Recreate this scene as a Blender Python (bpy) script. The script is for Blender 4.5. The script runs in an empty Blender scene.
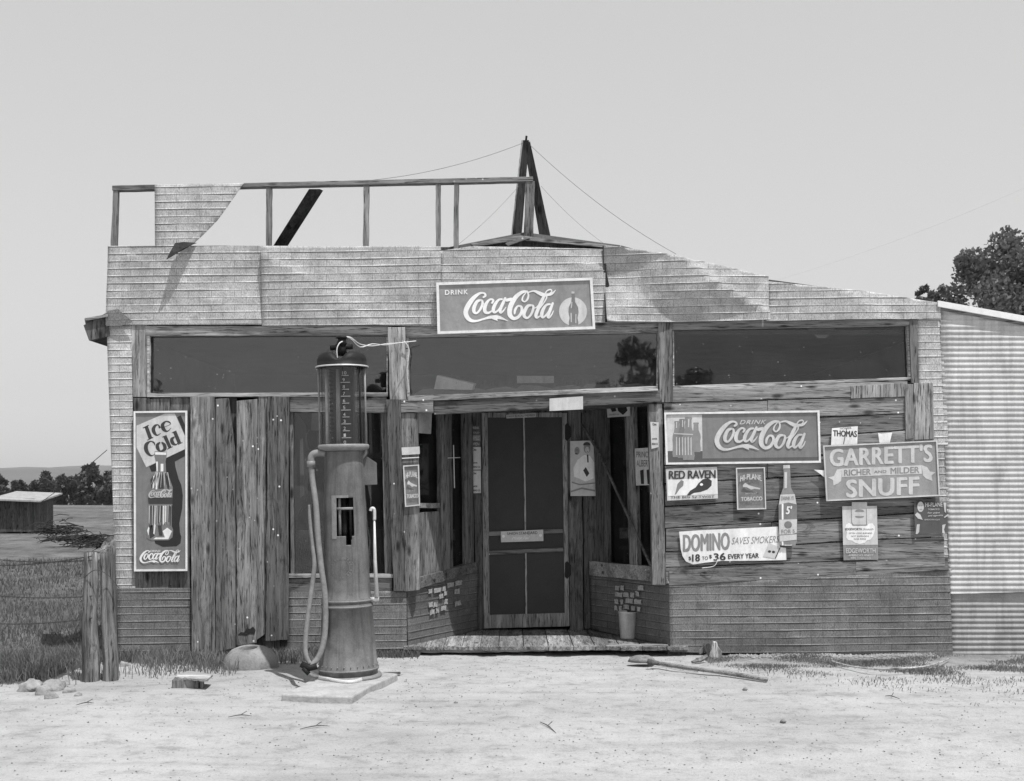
import bpy, bmesh, math, random
from mathutils import Vector, Matrix, noise
random.seed(7)
R = math.radians
scene = bpy.context.scene
col = scene.collection
# ------------------------------------------------------------------ camera, sky, sun, exposure
FPX, CX, HY, D, H = 1200.0, 512.0, 480.0, 11.11, 1.62      # focal length in px, centre, horizon row, distance, eye height
cam_d = bpy.data.cameras.new('camera'); cam = bpy.data.objects.new('camera', cam_d); col.objects.link(cam)
cam.location = (0, -D, H); cam.rotation_euler = (R(90), 0, 0)
cam_d.sensor_width = 36; cam_d.lens = FPX/1024*36; cam_d.shift_y = (HY-390.5)/1024
cam_d.clip_start = .1; cam_d.clip_end = 9000
scene.camera = cam
EL, AZ = R(67), R(38)
SUN_STRENGTH, SKY_STRENGTH, EXPOSURE = 3.8, 0.14, 0.36
w = bpy.data.worlds.new("World"); scene.world = w; w.use_nodes = True
nt = w.node_tree; bg = nt.nodes['Background']
sky = nt.nodes.new('ShaderNodeTexSky'); sky.sky_type = 'NISHITA'; sky.sun_disc = False
sky.sun_elevation = EL; sky.sun_rotation = math.pi-AZ; sky.dust_density = 1.5; sky.ozone_density = .5; sky.air_density = 1.0
bw = nt.nodes.new('ShaderNodeSeparateColor'); nt.links.new(sky.outputs[0], bw.inputs[0])      # blue-sensitive black and white film
mxa = nt.nodes.new('ShaderNodeMath'); mxa.operation = 'MAXIMUM'; mxb = nt.nodes.new('ShaderNodeMath'); mxb.operation = 'MAXIMUM'
nt.links.new(bw.outputs[0], mxa.inputs[0]); nt.links.new(bw.outputs[1], mxa.inputs[1]); nt.links.new(mxa.outputs[0], mxb.inputs[0]); nt.links.new(bw.outputs[2], mxb.inputs[1])
pw = nt.nodes.new('ShaderNodeMath'); pw.operation = 'POWER'; pw.inputs[1].default_value = .35       # thin summer haze evens out the sky
ml = nt.nodes.new('ShaderNodeMath'); ml.operation = 'MULTIPLY'; ml.inputs[1].default_value = 2.15
nt.links.new(mxb.outputs[0], pw.inputs[0]); nt.links.new(pw.outputs[0], ml.inputs[0]); nt.links.new(ml.outputs[0], bg.inputs[0]); bg.inputs[1].default_value = SKY_STRENGTH
sd = bpy.data.lights.new('sun', 'SUN'); sd.energy = SUN_STRENGTH; sd.angle = R(.53); sd.color = (1, 1, 1)
so = bpy.data.objects.new('sun', sd); col.objects.link(so)
sdir = Vector((math.sin(AZ)*math.cos(EL), -math.cos(AZ)*math.cos(EL), math.sin(EL)))
so.rotation_euler = sdir.to_track_quat('Z', 'Y').to_euler(); so.location = (8, -10, 20)
vs = scene.view_settings; vs.view_transform = 'Standard'; vs.look = 'None'; vs.gamma = 1; vs.exposure = EXPOSURE
vs.use_curve_mapping = False

# ------------------------------------------------------------------ materials
def new_mat(name, rough=.9, spec=.2, metal=0):
    m = bpy.data.materials.new(name); m.use_nodes = True
    b = m.node_tree.nodes['Principled BSDF']
    b.inputs['Roughness'].default_value = rough; b.inputs['Specular IOR Level'].default_value = spec
    b.inputs['Metallic'].default_value = metal
    return m, m.node_tree, b
def N(t, kind, **kw):
    n = t.nodes.new(kind)
    for k, v in kw.items(): setattr(n, k, v)
    return n
def pos(t, scale, rot=(0, 0, 0)):
    g = N(t, 'ShaderNodeNewGeometry'); mp = N(t, 'ShaderNodeMapping')
    mp.inputs['Scale'].default_value = scale; mp.inputs['Rotation'].default_value = rot
    t.links.new(g.outputs['Position'], mp.inputs['Vector']); return mp.outputs[0]
def nz(t, vec, scale=1, detail=6, rough=.6, dist=0):
    n = N(t, 'ShaderNodeTexNoise'); n.inputs['Scale'].default_value = scale; n.inputs['Detail'].default_value = detail
    n.inputs['Roughness'].default_value = rough; n.inputs['Distortion'].default_value = dist
    t.links.new(vec, n.inputs['Vector']); return n.outputs['Fac']
def ramp(t, f, stops):
    r = N(t, 'ShaderNodeValToRGB'); cr = r.color_ramp
    while len(cr.elements) < len(stops): cr.elements.new(.5)
    for e, (p, v) in zip(cr.elements, stops): e.position = p; e.color = (v, v, v, 1)
    t.links.new(f, r.inputs[0]); return r.outputs[0]
def mth(t, op, a, b=None, clamp=False):
    n = N(t, 'ShaderNodeMath', operation=op, use_clamp=clamp)
    for i, x in enumerate((a, b)):
        if x is None: continue
        if isinstance(x, (int, float)): n.inputs[i].default_value = x
        else: t.links.new(x, n.inputs[i])
    return n.outputs[0]
def bump(t, b, h, strength=.4, dist=.01):
    n = N(t, 'ShaderNodeBump'); n.inputs['Strength'].default_value = strength; n.inputs['Distance'].default_value = dist
    t.links.new(h, n.inputs['Height']); t.links.new(n.outputs[0], b.inputs['Normal'])
def per_object(t, lo, hi):
    oi = N(t, 'ShaderNodeObjectInfo')
    return mth(t, 'ADD', mth(t, 'MULTIPLY', oi.outputs['Random'], hi-lo), lo)

def wood(name, v, direction='v', contrast=1.0, specks=0.0, vary=.25, fine=1.0):
    m, t, b = new_mat(name, .85, .15)
    sc = {'v': (38*fine, 38*fine, 2.2*fine), 'h': (1.8*fine, 38*fine, 38*fine), 'd': (38, 2.5, 38)}[direction]
    p = pos(t, sc)
    grain = nz(t, p, 1, 8, .72, .6)
    p2 = pos(t, tuple(s*.13 for s in sc)); big = nz(t, p2, 1, 5, .62, 1.0)
    p3 = pos(t, tuple(s*3.0 for s in sc)); crack = nz(t, p3, 1, 3, .6, .3)
    c = contrast
    cl = lambda q: max(.12, q)
    a = ramp(t, grain, [(.34, cl(1-.62*c)), (.5, 1.0), (.66, 1+.5*c)])
    bb = ramp(t, big, [(.33, cl(1-.5*c)), (.5, 1.0), (.66, 1+.55*c)])
    cc = ramp(t, crack, [(.36, .18), (.43, 1.0), (.62, 1.0), (.70, 1.35)])
    blot = nz(t, pos(t, {'v': (6, 6, 1.9), 'h': (1.9, 6, 6), 'd': (6, 2, 6)}[direction]), 1, 7, .75, 1.2)
    bb = mth(t, 'MULTIPLY', bb, ramp(t, blot, [(.36, .55), (.46, 1.0), (.60, 1.0), (.68, 1.45)]))
    x = mth(t, 'MULTIPLY', mth(t, 'MULTIPLY', a, bb), cc)
    x = mth(t, 'MULTIPLY', x, per_object(t, 1-vary, 1+vary))
    # knots
    kv = N(t, 'ShaderNodeTexVoronoi'); kv.inputs['Scale'].default_value = 1.0
    kp = pos(t, {'v': (7, 7, 2.6), 'h': (2.6, 7, 7), 'd': (7, 2.6, 7)}[direction]); t.links.new(kp, kv.inputs['Vector'])
    x = mth(t, 'MULTIPLY', x, ramp(t, kv.outputs['Distance'], [(.07, .25), (.13, .6), (.18, 1.0)]))
    x = mth(t, 'MULTIPLY', x, v)
    if specks > 0:                                           # heads of tacks and torn bits of paper left in the boards
        sv = N(t, 'ShaderNodeTexVoronoi'); sv.inputs['Scale'].default_value = 11
        t.links.new(pos(t, (1, 1, 1)), sv.inputs['Vector'])
        near = ramp(t, sv.outputs['Distance'], [(.07, 1), (.115, 0)])
        sp = N(t, 'ShaderNodeSeparateColor'); t.links.new(sv.outputs['Color'], sp.inputs[0])
        pick = mth(t, 'LESS_THAN', sp.outputs[0], specks)
        clus = ramp(t, nz(t, pos(t, (1.6, 1.6, 1.6)), 1, 2), [(.45, 0), (.55, 1)])
        x = mth(t, 'ADD', x, mth(t, 'MULTIPLY', mth(t, 'MULTIPLY', near, pick), mth(t, 'MULTIPLY', clus, .75)))
    cmb = N(t, 'ShaderNodeCombineColor')
    for i in range(3): t.links.new(x, cmb.inputs[i])
    t.links.new(cmb.outputs[0], b.inputs['Base Color'])
    bump(t, b, mth(t, 'ADD', grain, mth(t, 'MULTIPLY', cc, .5)), .55, .006)
    return m

def mottled(name, v, amt=.3, scale=6, rough=.9, spec=.2, metal=0, bmp=.2, bscale=60, bdist=.004, stain=0, stretch=(1, 1, 1)):
    m, t, b = new_mat(name, rough, spec, metal)
    p = pos(t, stretch)
    n1 = nz(t, p, scale, 7, .65, .3); n2 = nz(t, p, bscale, 4, .7)
    x = mth(t, 'MULTIPLY', ramp(t, n1, [(.3, 1-amt), (.5, 1), (.7, 1+amt*.7)]), ramp(t, n2, [(.25, 1-amt*.7), (.5, 1), (.75, 1+amt*.5)]))
    if stain:
        sn = nz(t, pos(t, (14, 14, 1.1)), 1, 5, .7, .4)
        x = mth(t, 'MULTIPLY', x, ramp(t, sn, [(.35, 1-stain), (.55, 1)]))
    x = mth(t, 'MULTIPLY', x, v)
    cmb = N(t, 'ShaderNodeCombineColor')
    for i in range(3): t.links.new(x, cmb.inputs[i])
    t.links.new(cmb.outputs[0], b.inputs['Base Color'])
    bump(t, b, mth(t, 'ADD', n2, n1), bmp, bdist)
    return m

def brick_sheet(name, v, joint=.62, amt=.25, fine=1):
    m, t, b = new_mat(name, .75, .25)
    g = N(t, 'ShaderNodeNewGeometry'); sp = N(t, 'ShaderNodeSeparateXYZ'); t.links.new(g.outputs['Position'], sp.inputs[0])
    cb = N(t, 'ShaderNodeCombineXYZ'); t.links.new(mth(t, 'ADD', sp.outputs[0], 20.03), cb.inputs[0])
    t.links.new(mth(t, 'ADD', mth(t, 'SUBTRACT', sp.outputs[2], mth(t, 'MULTIPLY', sp.outputs[0], .01)), 6.8), cb.inputs[1])
    br = N(t, 'ShaderNodeTexBrick'); br.inputs['Scale'].default_value = 1
    br.inputs['Brick Width'].default_value = .213; br.inputs['Row Height'].default_value = .068
    br.inputs['Mortar Size'].default_value = .0034; br.inputs['Mortar Smooth'].default_value = .2; br.inputs['Bias'].default_value = 0
    br.inputs['Color1'].default_value = (.93, .93, .93, 1); br.inputs['Color2'].default_value = (1.06, 1.06, 1.06, 1)
    br.inputs['Mortar'].default_value = (joint, joint, joint, 1)
    t.links.new(cb.outputs[0], br.inputs['Vector'])
    n0 = nz(t, pos(t, (1, 1, 1)), 1.1, 5, .6, .5); n1 = nz(t, pos(t, (1, 1, 1)), 9, 6, .7); n2 = nz(t, pos(t, (2.2, 2.2, .5)), 110, 3, .7)
    n3 = nz(t, pos(t, (16, 16, 1.0)), 1, 4, .7)
    x = mth(t, 'MULTIPLY', br.outputs['Color'], ramp(t, n0, [(.3, 1-amt), (.5, 1), (.7, 1+amt*.6)]))
    x = mth(t, 'MULTIPLY', x, ramp(t, n1, [(.3, 1-amt*.9), (.5, 1), (.72, 1+amt*.6)]))
    x = mth(t, 'MULTIPLY', x, ramp(t, n2, [(.36, .5), (.5, 1), (.64, 1.3)]))
    x = mth(t, 'MULTIPLY', x, ramp(t, n3, [(.3, .8), (.5, 1)]))
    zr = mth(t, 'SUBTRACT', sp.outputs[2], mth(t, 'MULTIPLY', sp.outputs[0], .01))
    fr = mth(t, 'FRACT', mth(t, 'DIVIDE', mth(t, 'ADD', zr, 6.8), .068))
    bead_glint = ramp(t, fr, [(.0, .55), (.03, .7), (.05, 1.5), (.17, 1.5), (.20, 1.0), (.93, 1.0), (.97, .6)])  # sunlit bead edge and shade line below it, painted into the colour
    glint_mask = ramp(t, nz(t, pos(t, (2.2, 2.2, 14)), 1, 4, .6), [(.42, 0), (.58, 1)])  # breaks up the painted glint along the courses
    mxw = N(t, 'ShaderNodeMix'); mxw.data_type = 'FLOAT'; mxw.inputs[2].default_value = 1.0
    t.links.new(glint_mask, mxw.inputs[0]); t.links.new(bead_glint, mxw.inputs[3]); x = mth(t, 'MULTIPLY', x, mxw.outputs[0])
    x = mth(t, 'MULTIPLY', x, mth(t, 'MULTIPLY', per_object(t, .92, 1.08), v))
    cmb = N(t, 'ShaderNodeCombineColor')
    for i in range(3): t.links.new(x, cmb.inputs[i])
    t.links.new(cmb.outputs[0], b.inputs['Base Color'])
    bump(t, b, mth(t, 'ADD', mth(t, 'MULTIPLY', br.outputs['Fac'], -1.5), n2), .35, .004)
    return m

def glass_mat(name, refl=.09, dirt=.02, tint=.8):
    m = bpy.data.materials.new(name); m.use_nodes = True; t = m.node_tree; t.nodes.clear()
    out = N(t, 'ShaderNodeOutputMaterial'); tr = N(t, 'ShaderNodeBsdfTransparent'); gl = N(t, 'ShaderNodeBsdfGlossy'); df = N(t, 'ShaderNodeBsdfDiffuse')
    tr.inputs[0].default_value = (tint, tint, tint, 1); gl.inputs['Roughness'].default_value = .015
    gl.inputs['Color'].default_value = (1, 1, 1, 1); df.inputs[0].default_value = (.5, .5, .5, 1)
    bp = N(t, 'ShaderNodeBump'); bp.inputs['Strength'].default_value = .05; bp.inputs['Distance'].default_value = .02
    t.links.new(nz(t, pos(t, (1, 1, 1)), 2.2, 2), bp.inputs['Height']); t.links.new(bp.outputs[0], gl.inputs['Normal'])
    m1 = N(t, 'ShaderNodeMixShader'); m1.inputs[0].default_value = refl
    t.links.new(tr.outputs[0], m1.inputs[1]); t.links.new(gl.outputs[0], m1.inputs[2])
    m2 = N(t, 'ShaderNodeMixShader')
    sv = N(t, 'ShaderNodeTexVoronoi'); sv.inputs['Scale'].default_value = 17; t.links.new(pos(t, (1, 1, 1)), sv.inputs['Vector'])
    spk = ramp(t, sv.outputs['Distance'], [(.05, .4), (.12, 0)])
    sp = N(t, 'ShaderNodeSeparateColor'); t.links.new(sv.outputs['Color'], sp.inputs[0])
    f = mth(t, 'MULTIPLY', spk, mth(t, 'LESS_THAN', sp.outputs[0], .45))
    f = mth(t, 'ADD', f, mth(t, 'MULTIPLY', ramp(t, nz(t, pos(t, (1, 1, 1)), 4, 6, .7), [(.35, .2), (.7, 1)]), dirt*2))
    t.links.new(f, m2.inputs[0]); t.links.new(m1.outputs[0], m2.inputs[1]); t.links.new(df.outputs[0], m2.inputs[2])
    t.links.new(m2.outputs[0], out.inputs[0]); return m

def flat(name, v, rough=.6, spec=.3, amt=.1):
    m = mottled(name, v, amt, 14, rough, spec, 0, .12, 40, .003, .1)
    if v > .15:                                              # chips and rust spots
        t = m.node_tree; b = t.nodes['Principled BSDF']; src = b.inputs['Base Color'].links[0].from_socket
        c = ramp(t, nz(t, pos(t, (1, 1, 1)), 26, 5, .75), [(.69, 1), (.74, .35)]); e = ramp(t, nz(t, pos(t, (1, 1, .4)), 3.5, 6, .7, .6), [(.35, .82), (.5, 1), (.66, 1.12)])
        mx = N(t, 'ShaderNodeVectorMath', operation='MULTIPLY'); my = N(t, 'ShaderNodeVectorMath', operation='MULTIPLY')
        t.links.new(src, mx.inputs[0]); t.links.new(c, mx.inputs[1]); t.links.new(mx.outputs[0], my.inputs[0]); t.links.new(e, my.inputs[1]); t.links.new(my.outputs[0], b.inputs['Base Color'])
    return m

M = {}
M['wood_v'] = wood('weathered wood vertical', .17, 'v', .8, .10)
M['plank'] = wood('barn plank', .135, 'v', .95, .95, .3, .8)
M['wood_h'] = wood('weathered wood horizontal', .20, 'h', .68, .5, .36)
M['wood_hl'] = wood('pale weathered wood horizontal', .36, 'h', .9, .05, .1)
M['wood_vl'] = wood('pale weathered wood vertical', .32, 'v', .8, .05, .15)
M['wood_dark'] = wood('old dark wood', .10, 'v', .8, 0, .15)
M['door_wood'] = wood('door wood', .27, 'v', .6, 0, .1)
M['floor_wood'] = wood('porch floor wood', .20, 'd', .9, 0, .2)
M['tarred_shaded'] = wood('tarred dark pole', .035, 'v', .8, 0, .1)  # dark wood, also used as painted shade on flap and brace
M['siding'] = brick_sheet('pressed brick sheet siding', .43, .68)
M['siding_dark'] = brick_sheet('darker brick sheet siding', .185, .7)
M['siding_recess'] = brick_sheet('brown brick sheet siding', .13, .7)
M['corr'] = mottled('galvanised corrugated iron', .50, .20, 3, .6, .4, .0, .15, 80, .003, .25)
M['corr_dark'] = mottled('old corrugated iron', .34, .25, 3, .6, .4, .0, .15, 80, .003, .3)
M['trim'] = mottled('white roof trim', .75, .12, 8)
M['roofing'] = mottled('roofing', .16, .3, 5)
M['interior'] = mottled('dark interior boards', .09, .3, 3)
M['glass'] = glass_mat('window glass', .075, .010)
M['glass_dark'] = glass_mat('dusty window glass', .035, .012)
M['glass_recess'] = glass_mat('shaded window glass', .05, .006, .75)
M['paper'] = flat('white paper', .78); M['paper_g'] = flat('grey paper', .40, amt=.2)
M['white'] = flat('white paint', .82, .5, .3, .06); M['red'] = flat('faded enamel red', .27, .35, .5, .14)
M['red2'] = flat('enamel red', .20, .35, .5, .10); M['red3'] = flat('deep enamel red', .19, .4, .5, .12)
M['black'] = flat('black enamel', .022, .45, .4); M['ink'] = flat('dark ink', .05)
M['mid'] = flat('mid grey ink', .25); M['light'] = flat('light grey ink', .55); M['dark'] = flat('dark grey ink', .10)
M['snuff'] = mottled('faded snuff sign paint', .30, .16, 10, .7, .2, 0, .05, 90, .002, .12)
M['snuffl'] = mottled('faded cream lettering', .58, .14, 12, .7, .2, 0, .05, 90, .002, .15)
M['frame'] = mottled('worn white sign frame', .74, .18, 14, .45, .4, 0, .1, 80, .002)
M['pump'] = mottled('faded pump paint', .14, .32, 7, .6, .3, 0, .2, 90, .004, .4)
M['pump_rim'] = mottled('worn pump rims', .22, .25, 20, .5, .4, 0, .15, 90, .003)
M['castiron'] = mottled('black cast iron', .018, .3, 12, .55, .15, 0, .2, 60, .003)
M['hose'] = mottled('perished rubber hose', .21, .25, 14, .8, .2, 0, .3, 60, .004)
M['steel'] = mottled('galvanised steel', .66, .2, 10, .45, .5, .3, .15, 60, .003, .2)
M['wire'] = mottled('pale wire', .72, .2, 10); M['rust'] = mottled('rusty wire', .07, .3, 20)
M['concrete'] = mottled('rough concrete', .24, .32, 6, .95, .1, 0, .5, 45, .01)
M['stone'] = mottled('pale stone', .27, .4, 7, .95, .1, 0, .5, 35, .01)
M['bark'] = mottled('bark of posts', .17, .8, 9, .95, .1, 0, .9, 34, .02, .35, (1, 1, .3))
M['post'] = wood('peeled log', .15, 'v', 1.3, .1, .1, .7); M['bark_dark'] = mottled('dark bark', .13, .5, 9, .95, .1, 0, .9, 34, .02, .3, (1, 1, .3))
M['screen'] = mottled('fly screen', .06, .1, 4, .9, .05)
M['tobacco'] = flat('tobacco tin blue', .20, .6, .3, .12)

def ground_mat():
    m, t, b = new_mat('sandy yard and field', .97, .05)
    g = N(t, 'ShaderNodeNewGeometry'); sp = N(t, 'ShaderNodeSeparateXYZ'); t.links.new(g.outputs['Position'], sp.inputs[0])
    p = pos(t, (1, 1, 1))
    n0 = nz(t, p, .55, 5, .6, .6); n1 = nz(t, p, 5, 7, .7); n2 = nz(t, p, 60, 4, .75)
    tr = nz(t, pos(t, (.35, 3.2, 1)), 1, 5, .65, .5)
    sand = mth(t, 'MULTIPLY', ramp(t, n0, [(.3, .80), (.5, 1), (.7, 1.1)]), ramp(t, n1, [(.34, .74), (.48, 1), (.66, 1.08)]))
    sand = mth(t, 'MULTIPLY', sand, ramp(t, n2, [(.32, .72), (.45, 1), (.68, 1.08)]))
    sand = mth(t, 'MULTIPLY', sand, ramp(t, tr, [(.34, .86), (.5, 1), (.66, 1.04)]))
    sand = mth(t, 'MULTIPLY', sand, .385)
    f0 = nz(t, pos(t, (.05, .12, 1)), 1, 5, .6, .4); f1 = nz(t, pos(t, (1, .6, 1)), 1.6, 7, .75); f2 = nz(t, p, 22, 4, .8)
    fld = mth(t, 'MULTIPLY', ramp(t, f0, [(.3, .7), (.5, 1), (.7, 1.3)]), ramp(t, f1, [(.34, .5), (.5, 1), (.68, 1.4)]))
    fld = mth(t, 'MULTIPLY', mth(t, 'MULTIPLY', fld, ramp(t, f2, [(.3, .6), (.5, 1), (.75, 1.35)])), .125)
    def near(x0, x1, y0, soft): # weeds and litter trodden into the sand along the walls
        a_ = mth(t, 'DIVIDE', mth(t, 'SUBTRACT', mth(t, 'ADD', sp.outputs[1], mth(t, 'MULTIPLY', mth(t, 'SUBTRACT', n1, .5), 1.6)), y0), soft, True)
        b_ = mth(t, 'DIVIDE', mth(t, 'SUBTRACT', mth(t, 'ADD', sp.outputs[0], mth(t, 'MULTIPLY', mth(t, 'SUBTRACT', n1, .5), 1.2)), x0), .5, True)
        c_ = mth(t, 'DIVIDE', mth(t, 'SUBTRACT', x1, sp.outputs[0]), .4, True)
        return mth(t, 'MULTIPLY', mth(t, 'MULTIPLY', a_, b_), c_)
    wm = mth(t, 'ADD', near(1.7, 60, -.95, .8), near(-4.2, -1.3, -.75, .5), True)
    wm = mth(t, 'MULTIPLY', wm, ramp(t, mth(t, 'ADD', mth(t, 'MULTIPLY', n1, .5), mth(t, 'MULTIPLY', f2, .5)), [(.36, .25), (.55, .8)]))
    wmx = N(t, 'ShaderNodeMix'); wmx.data_type = 'FLOAT'; t.links.new(wm, wmx.inputs[0]); t.links.new(sand, wmx.inputs[2]); wmx.inputs[3].default_value = .13; sand = wmx.outputs[0]
    # where the worn sand of the yard ends and the field begins
    edge = mth(t, 'ADD', mth(t, 'MULTIPLY', mth(t, 'SUBTRACT', n0, .5), 1.6), mth(t, 'MULTIPLY', mth(t, 'SUBTRACT', n1, .5), 1.2))
    ym = mth(t, 'ADD', sp.outputs[1], edge)
    left = mth(t, 'LESS_THAN', sp.outputs[0], -3.7)
    lim = mth(t, 'ADD', mth(t, 'MULTIPLY', left, -1.75), .1)
    k = mth(t, 'DIVIDE', mth(t, 'SUBTRACT', ym, lim), .25, True)
    mx = N(t, 'ShaderNodeMix'); mx.data_type = 'FLOAT'
    t.links.new(k, mx.inputs[0]); t.links.new(sand, mx.inputs[2]); t.links.new(fld, mx.inputs[3])
    cmb = N(t, 'ShaderNodeCombineColor')
    for i in range(3): t.links.new(mx.outputs[0], cmb.inputs[i])
    t.links.new(cmb.outputs[0], b.inputs['Base Color'])
    bump(t, b, mth(t, 'ADD', mth(t, 'MULTIPLY', n1, 1.2), mth(t, 'MULTIPLY', n2, .6)), .6, .03)
    return m
def leaf_mat(name, v, amt=.5):
    m, t, b = new_mat(name, .6, .3)
    x = ramp(t, nz(t, pos(t, (1, 1, 1)), 1.5, 6, .8), [(.3, v*(1-amt)), (.5, v), (.75, v*(1+amt))])
    t.links.new(x, b.inputs['Base Color'])
    tl = N(t, 'ShaderNodeBsdfTranslucent'); t.links.new(x, tl.inputs[0])
    mx = N(t, 'ShaderNodeMixShader'); mx.inputs[0].default_value = .3
    t.links.new(b.outputs[0], mx.inputs[1]); t.links.new(tl.outputs[0], mx.inputs[2])
    t.links.new(mx.outputs[0], t.nodes['Material Output'].inputs[0]); return m
M['ground'] = ground_mat(); M['leaf'] = leaf_mat('oak leaves', .17); M['leaf_far'] = leaf_mat('far leaves', .085)
M['grass'] = leaf_mat('dry grass', .17, .6); M['weeds'] = leaf_mat('green weeds', .15, .55)

# ------------------------------------------------------------------ planes seen through the camera, and mesh helpers
CAM = Vector((0, -D, H))
class Plane:
    def __init__(s, O, U, Nn): s.O = Vector(O); s.U = Vector(U).normalized(); s.N = Vector(Nn).normalized()
    def hit(s, px, py, off=0):
        d = Vector(((px-CX)/FPX, 1, -(py-HY)/FPX)); O = s.O+s.N*off
        return CAM + d*((O-CAM).dot(s.N)/d.dot(s.N))
    def uz(s, px, py, off=0):
        q = s.hit(px, py, off); return (q-s.O).dot(s.U), q.z
    def at(s, u, z, off=0): q = s.O+s.U*u+s.N*off; return Vector((q.x, q.y, z))
def FP(Y): return Plane((0, Y, 0), (1, 0, 0), (0, -1, 0))
F0 = FP(0)
YD = 1.13
xl0, xl1, xr0, xr1 = (407-512)/108.0, (481-512)/98.04, (669-512)/108.0, (589-512)/98.04
_u = Vector((xl1-xl0, YD, 0)); LS = Plane((xl0, 0, 0), _u, (_u.y, -_u.x, 0))
_u = Vector((xr1-xr0, YD, 0)); RS = Plane((xr0, 0, 0), _u, (-_u.y, _u.x, 0))
DP = FP(YD)

class MB:
    def __init__(s): s.v = []; s.f = []
    def add(s, vs_, fs_):
        o = len(s.v); s.v += [Vector(q) for q in vs_]; s.f += [tuple(i+o for i in f) for f in fs_]
    def prism3(s, front, back):
        n = len(front); a = Vector((0, 0, 0))
        for i in range(n): a += front[i].cross(front[(i+1) % n])
        if a.dot(CAM-front[0]) < 0: front = front[::-1]; back = back[::-1]
        s.add(front+back, [tuple(range(n)), tuple(range(2*n-1, n-1, -1))]+[(i, i+n, (i+1) % n+n, (i+1) % n) for i in range(n)])
    def poly(s, pts, pl=F0, off=0, t=.0015):
        fr = [pl.hit(x, y, off) for x, y in pts]; s.prism3(fr, [q-pl.N*t for q in fr])
    def rect(s, x0, y0, x1, y1, pl=F0, off=0, t=.0015): s.poly([(x0, y0), (x1, y0), (x1, y1), (x0, y1)], pl, off, t)
    def board(s, q, pl=F0, off=0, t=.03, rough=.35, seg=14, rnd=None):
        rn = rnd or random; out = []
        for i in range(4):
            a, b = q[i], q[(i+1) % 4]; L = math.hypot(a[0]-b[0], a[1]-b[1]); n = max(2, min(seg, int(L/7)))
            ph = rn.random()*9
            for k in range(n):
                f = k/n; w_ = rough*(math.sin(f*7+ph)*.5+rn.uniform(-1, 1)*.6)*(0 if k == 0 else 1)
                dx, dy = (b[1]-a[1])/max(L, 1e-6), -(b[0]-a[0])/max(L, 1e-6)
                out.append((a[0]+(b[0]-a[0])*f+dx*w_, a[1]+(b[1]-a[1])*f+dy*w_))
        s.poly(out, pl, off, t)
    def box(s, c, d, rz=0, ry=0):
        m = Matrix.Rotation(rz, 3, 'Z') @ Matrix.Rotation(ry, 3, 'Y'); c = Vector(c); hx, hy, hz = d[0]/2, d[1]/2, d[2]/2
        vv = [c+m @ Vector((x*hx, y*hy, z*hz)) for x in (-1, 1) for y in (-1, 1) for z in (-1, 1)]
        s.add(vv, [(0, 1, 3, 2), (4, 6, 7, 5), (0, 4, 5, 1), (2, 3, 7, 6), (0, 2, 6, 4), (1, 5, 7, 3)])
    def tube(s, pts, r, n=8, smooth=1, cap=True):
        P = [Vector(p) for p in pts]; rr = r if isinstance(r, (list, tuple)) else [r]*len(P)
        if smooth > 1:
            Q, S = [], []
            for i in range(len(P)-1):
                p0, p1, p2, p3 = P[max(i-1, 0)], P[i], P[i+1], P[min(i+2, len(P)-1)]
                for k in range(smooth):
                    f = k/smooth; Q.append(.5*((2*p1)+(p2-p0)*f+(2*p0-5*p1+4*p2-p3)*f*f+(3*p1-p0-3*p2+p3)*f**3)); S.append(rr[i]*(1-f)+rr[i+1]*f)
            Q.append(P[-1]); S.append(rr[-1]); P, rr = Q, S
        o = len(s.v); up = None
        for i, p in enumerate(P):
            tg = (P[min(i+1, len(P)-1)]-P[max(i-1, 0)]).normalized()
            if up is None: up = Vector((0, 0, 1)) if abs(tg.z) < .9 else Vector((1, 0, 0))
            a = tg.cross(up).normalized(); b_ = a.cross(tg).normalized(); up = b_
            for k in range(n):
                an = 2*math.pi*k/n; s.v.append(p+(a*math.cos(an)+b_*math.sin(an))*rr[i])
        for i in range(len(P)-1):
            for k in range(n):
                s.f.append((o+i*n+k, o+i*n+(k+1) % n, o+(i+1)*n+(k+1) % n, o+(i+1)*n+k))
        if cap: s.f.append(tuple(o+k for k in range(n))[::-1]); s.f.append(tuple(o+(len(P)-1)*n+k for k in range(n)))
    def lathe(s, prof, c=(0, 0, 0), n=48, keep=None, cap=True):
        c = Vector(c); o = len(s.v)
        for r, z in prof:
            for k in range(n):
                a = 2*math.pi*k/n; s.v.append(c+Vector((r*math.cos(a), r*math.sin(a), z)))
        for i in range(len(prof)-1):
            for k in range(n):
                if keep:
                    a = 2*math.pi*(k+.5)/n; rm = (prof[i][0]+prof[i+1][0])/2; zm = (prof[i][1]+prof[i+1][1])/2
                    if not keep(rm*math.cos(a), rm*math.sin(a), zm): continue
                s.f.append((o+i*n+k, o+i*n+(k+1) % n, o+(i+1)*n+(k+1) % n, o+(i+1)*n+k))
        if cap and prof[0][0] > 1e-4: s.f.append(tuple(o+k for k in range(n))[::-1])
        if cap and prof[-1][0] > 1e-4: s.f.append(tuple(o+(len(prof)-1)*n+k for k in range(n)))
    def build(s, name, mat, parent=None, bevel=0, smooth=False, local=False):
        vv = s.v
        if parent is not None and not local:
            mi = WM[parent.name].inverted(); vv = [mi @ q for q in vv]
        xs = [q.x for q in vv]; ys = [q.y for q in vv]; zs = [q.z for q in vv]
        o = Vector(((min(xs)+max(xs))/2, (min(ys)+max(ys))/2, min(zs)))
        me = bpy.data.meshes.new(name); me.from_pydata([q-o for q in vv], [], s.f); me.update()
        me.materials.append(M[mat] if isinstance(mat, str) else mat)
        if smooth:
            for p in me.polygons: p.use_smooth = True
        ob = bpy.data.objects.new(name, me); col.objects.link(ob); ob.location = o
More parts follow.
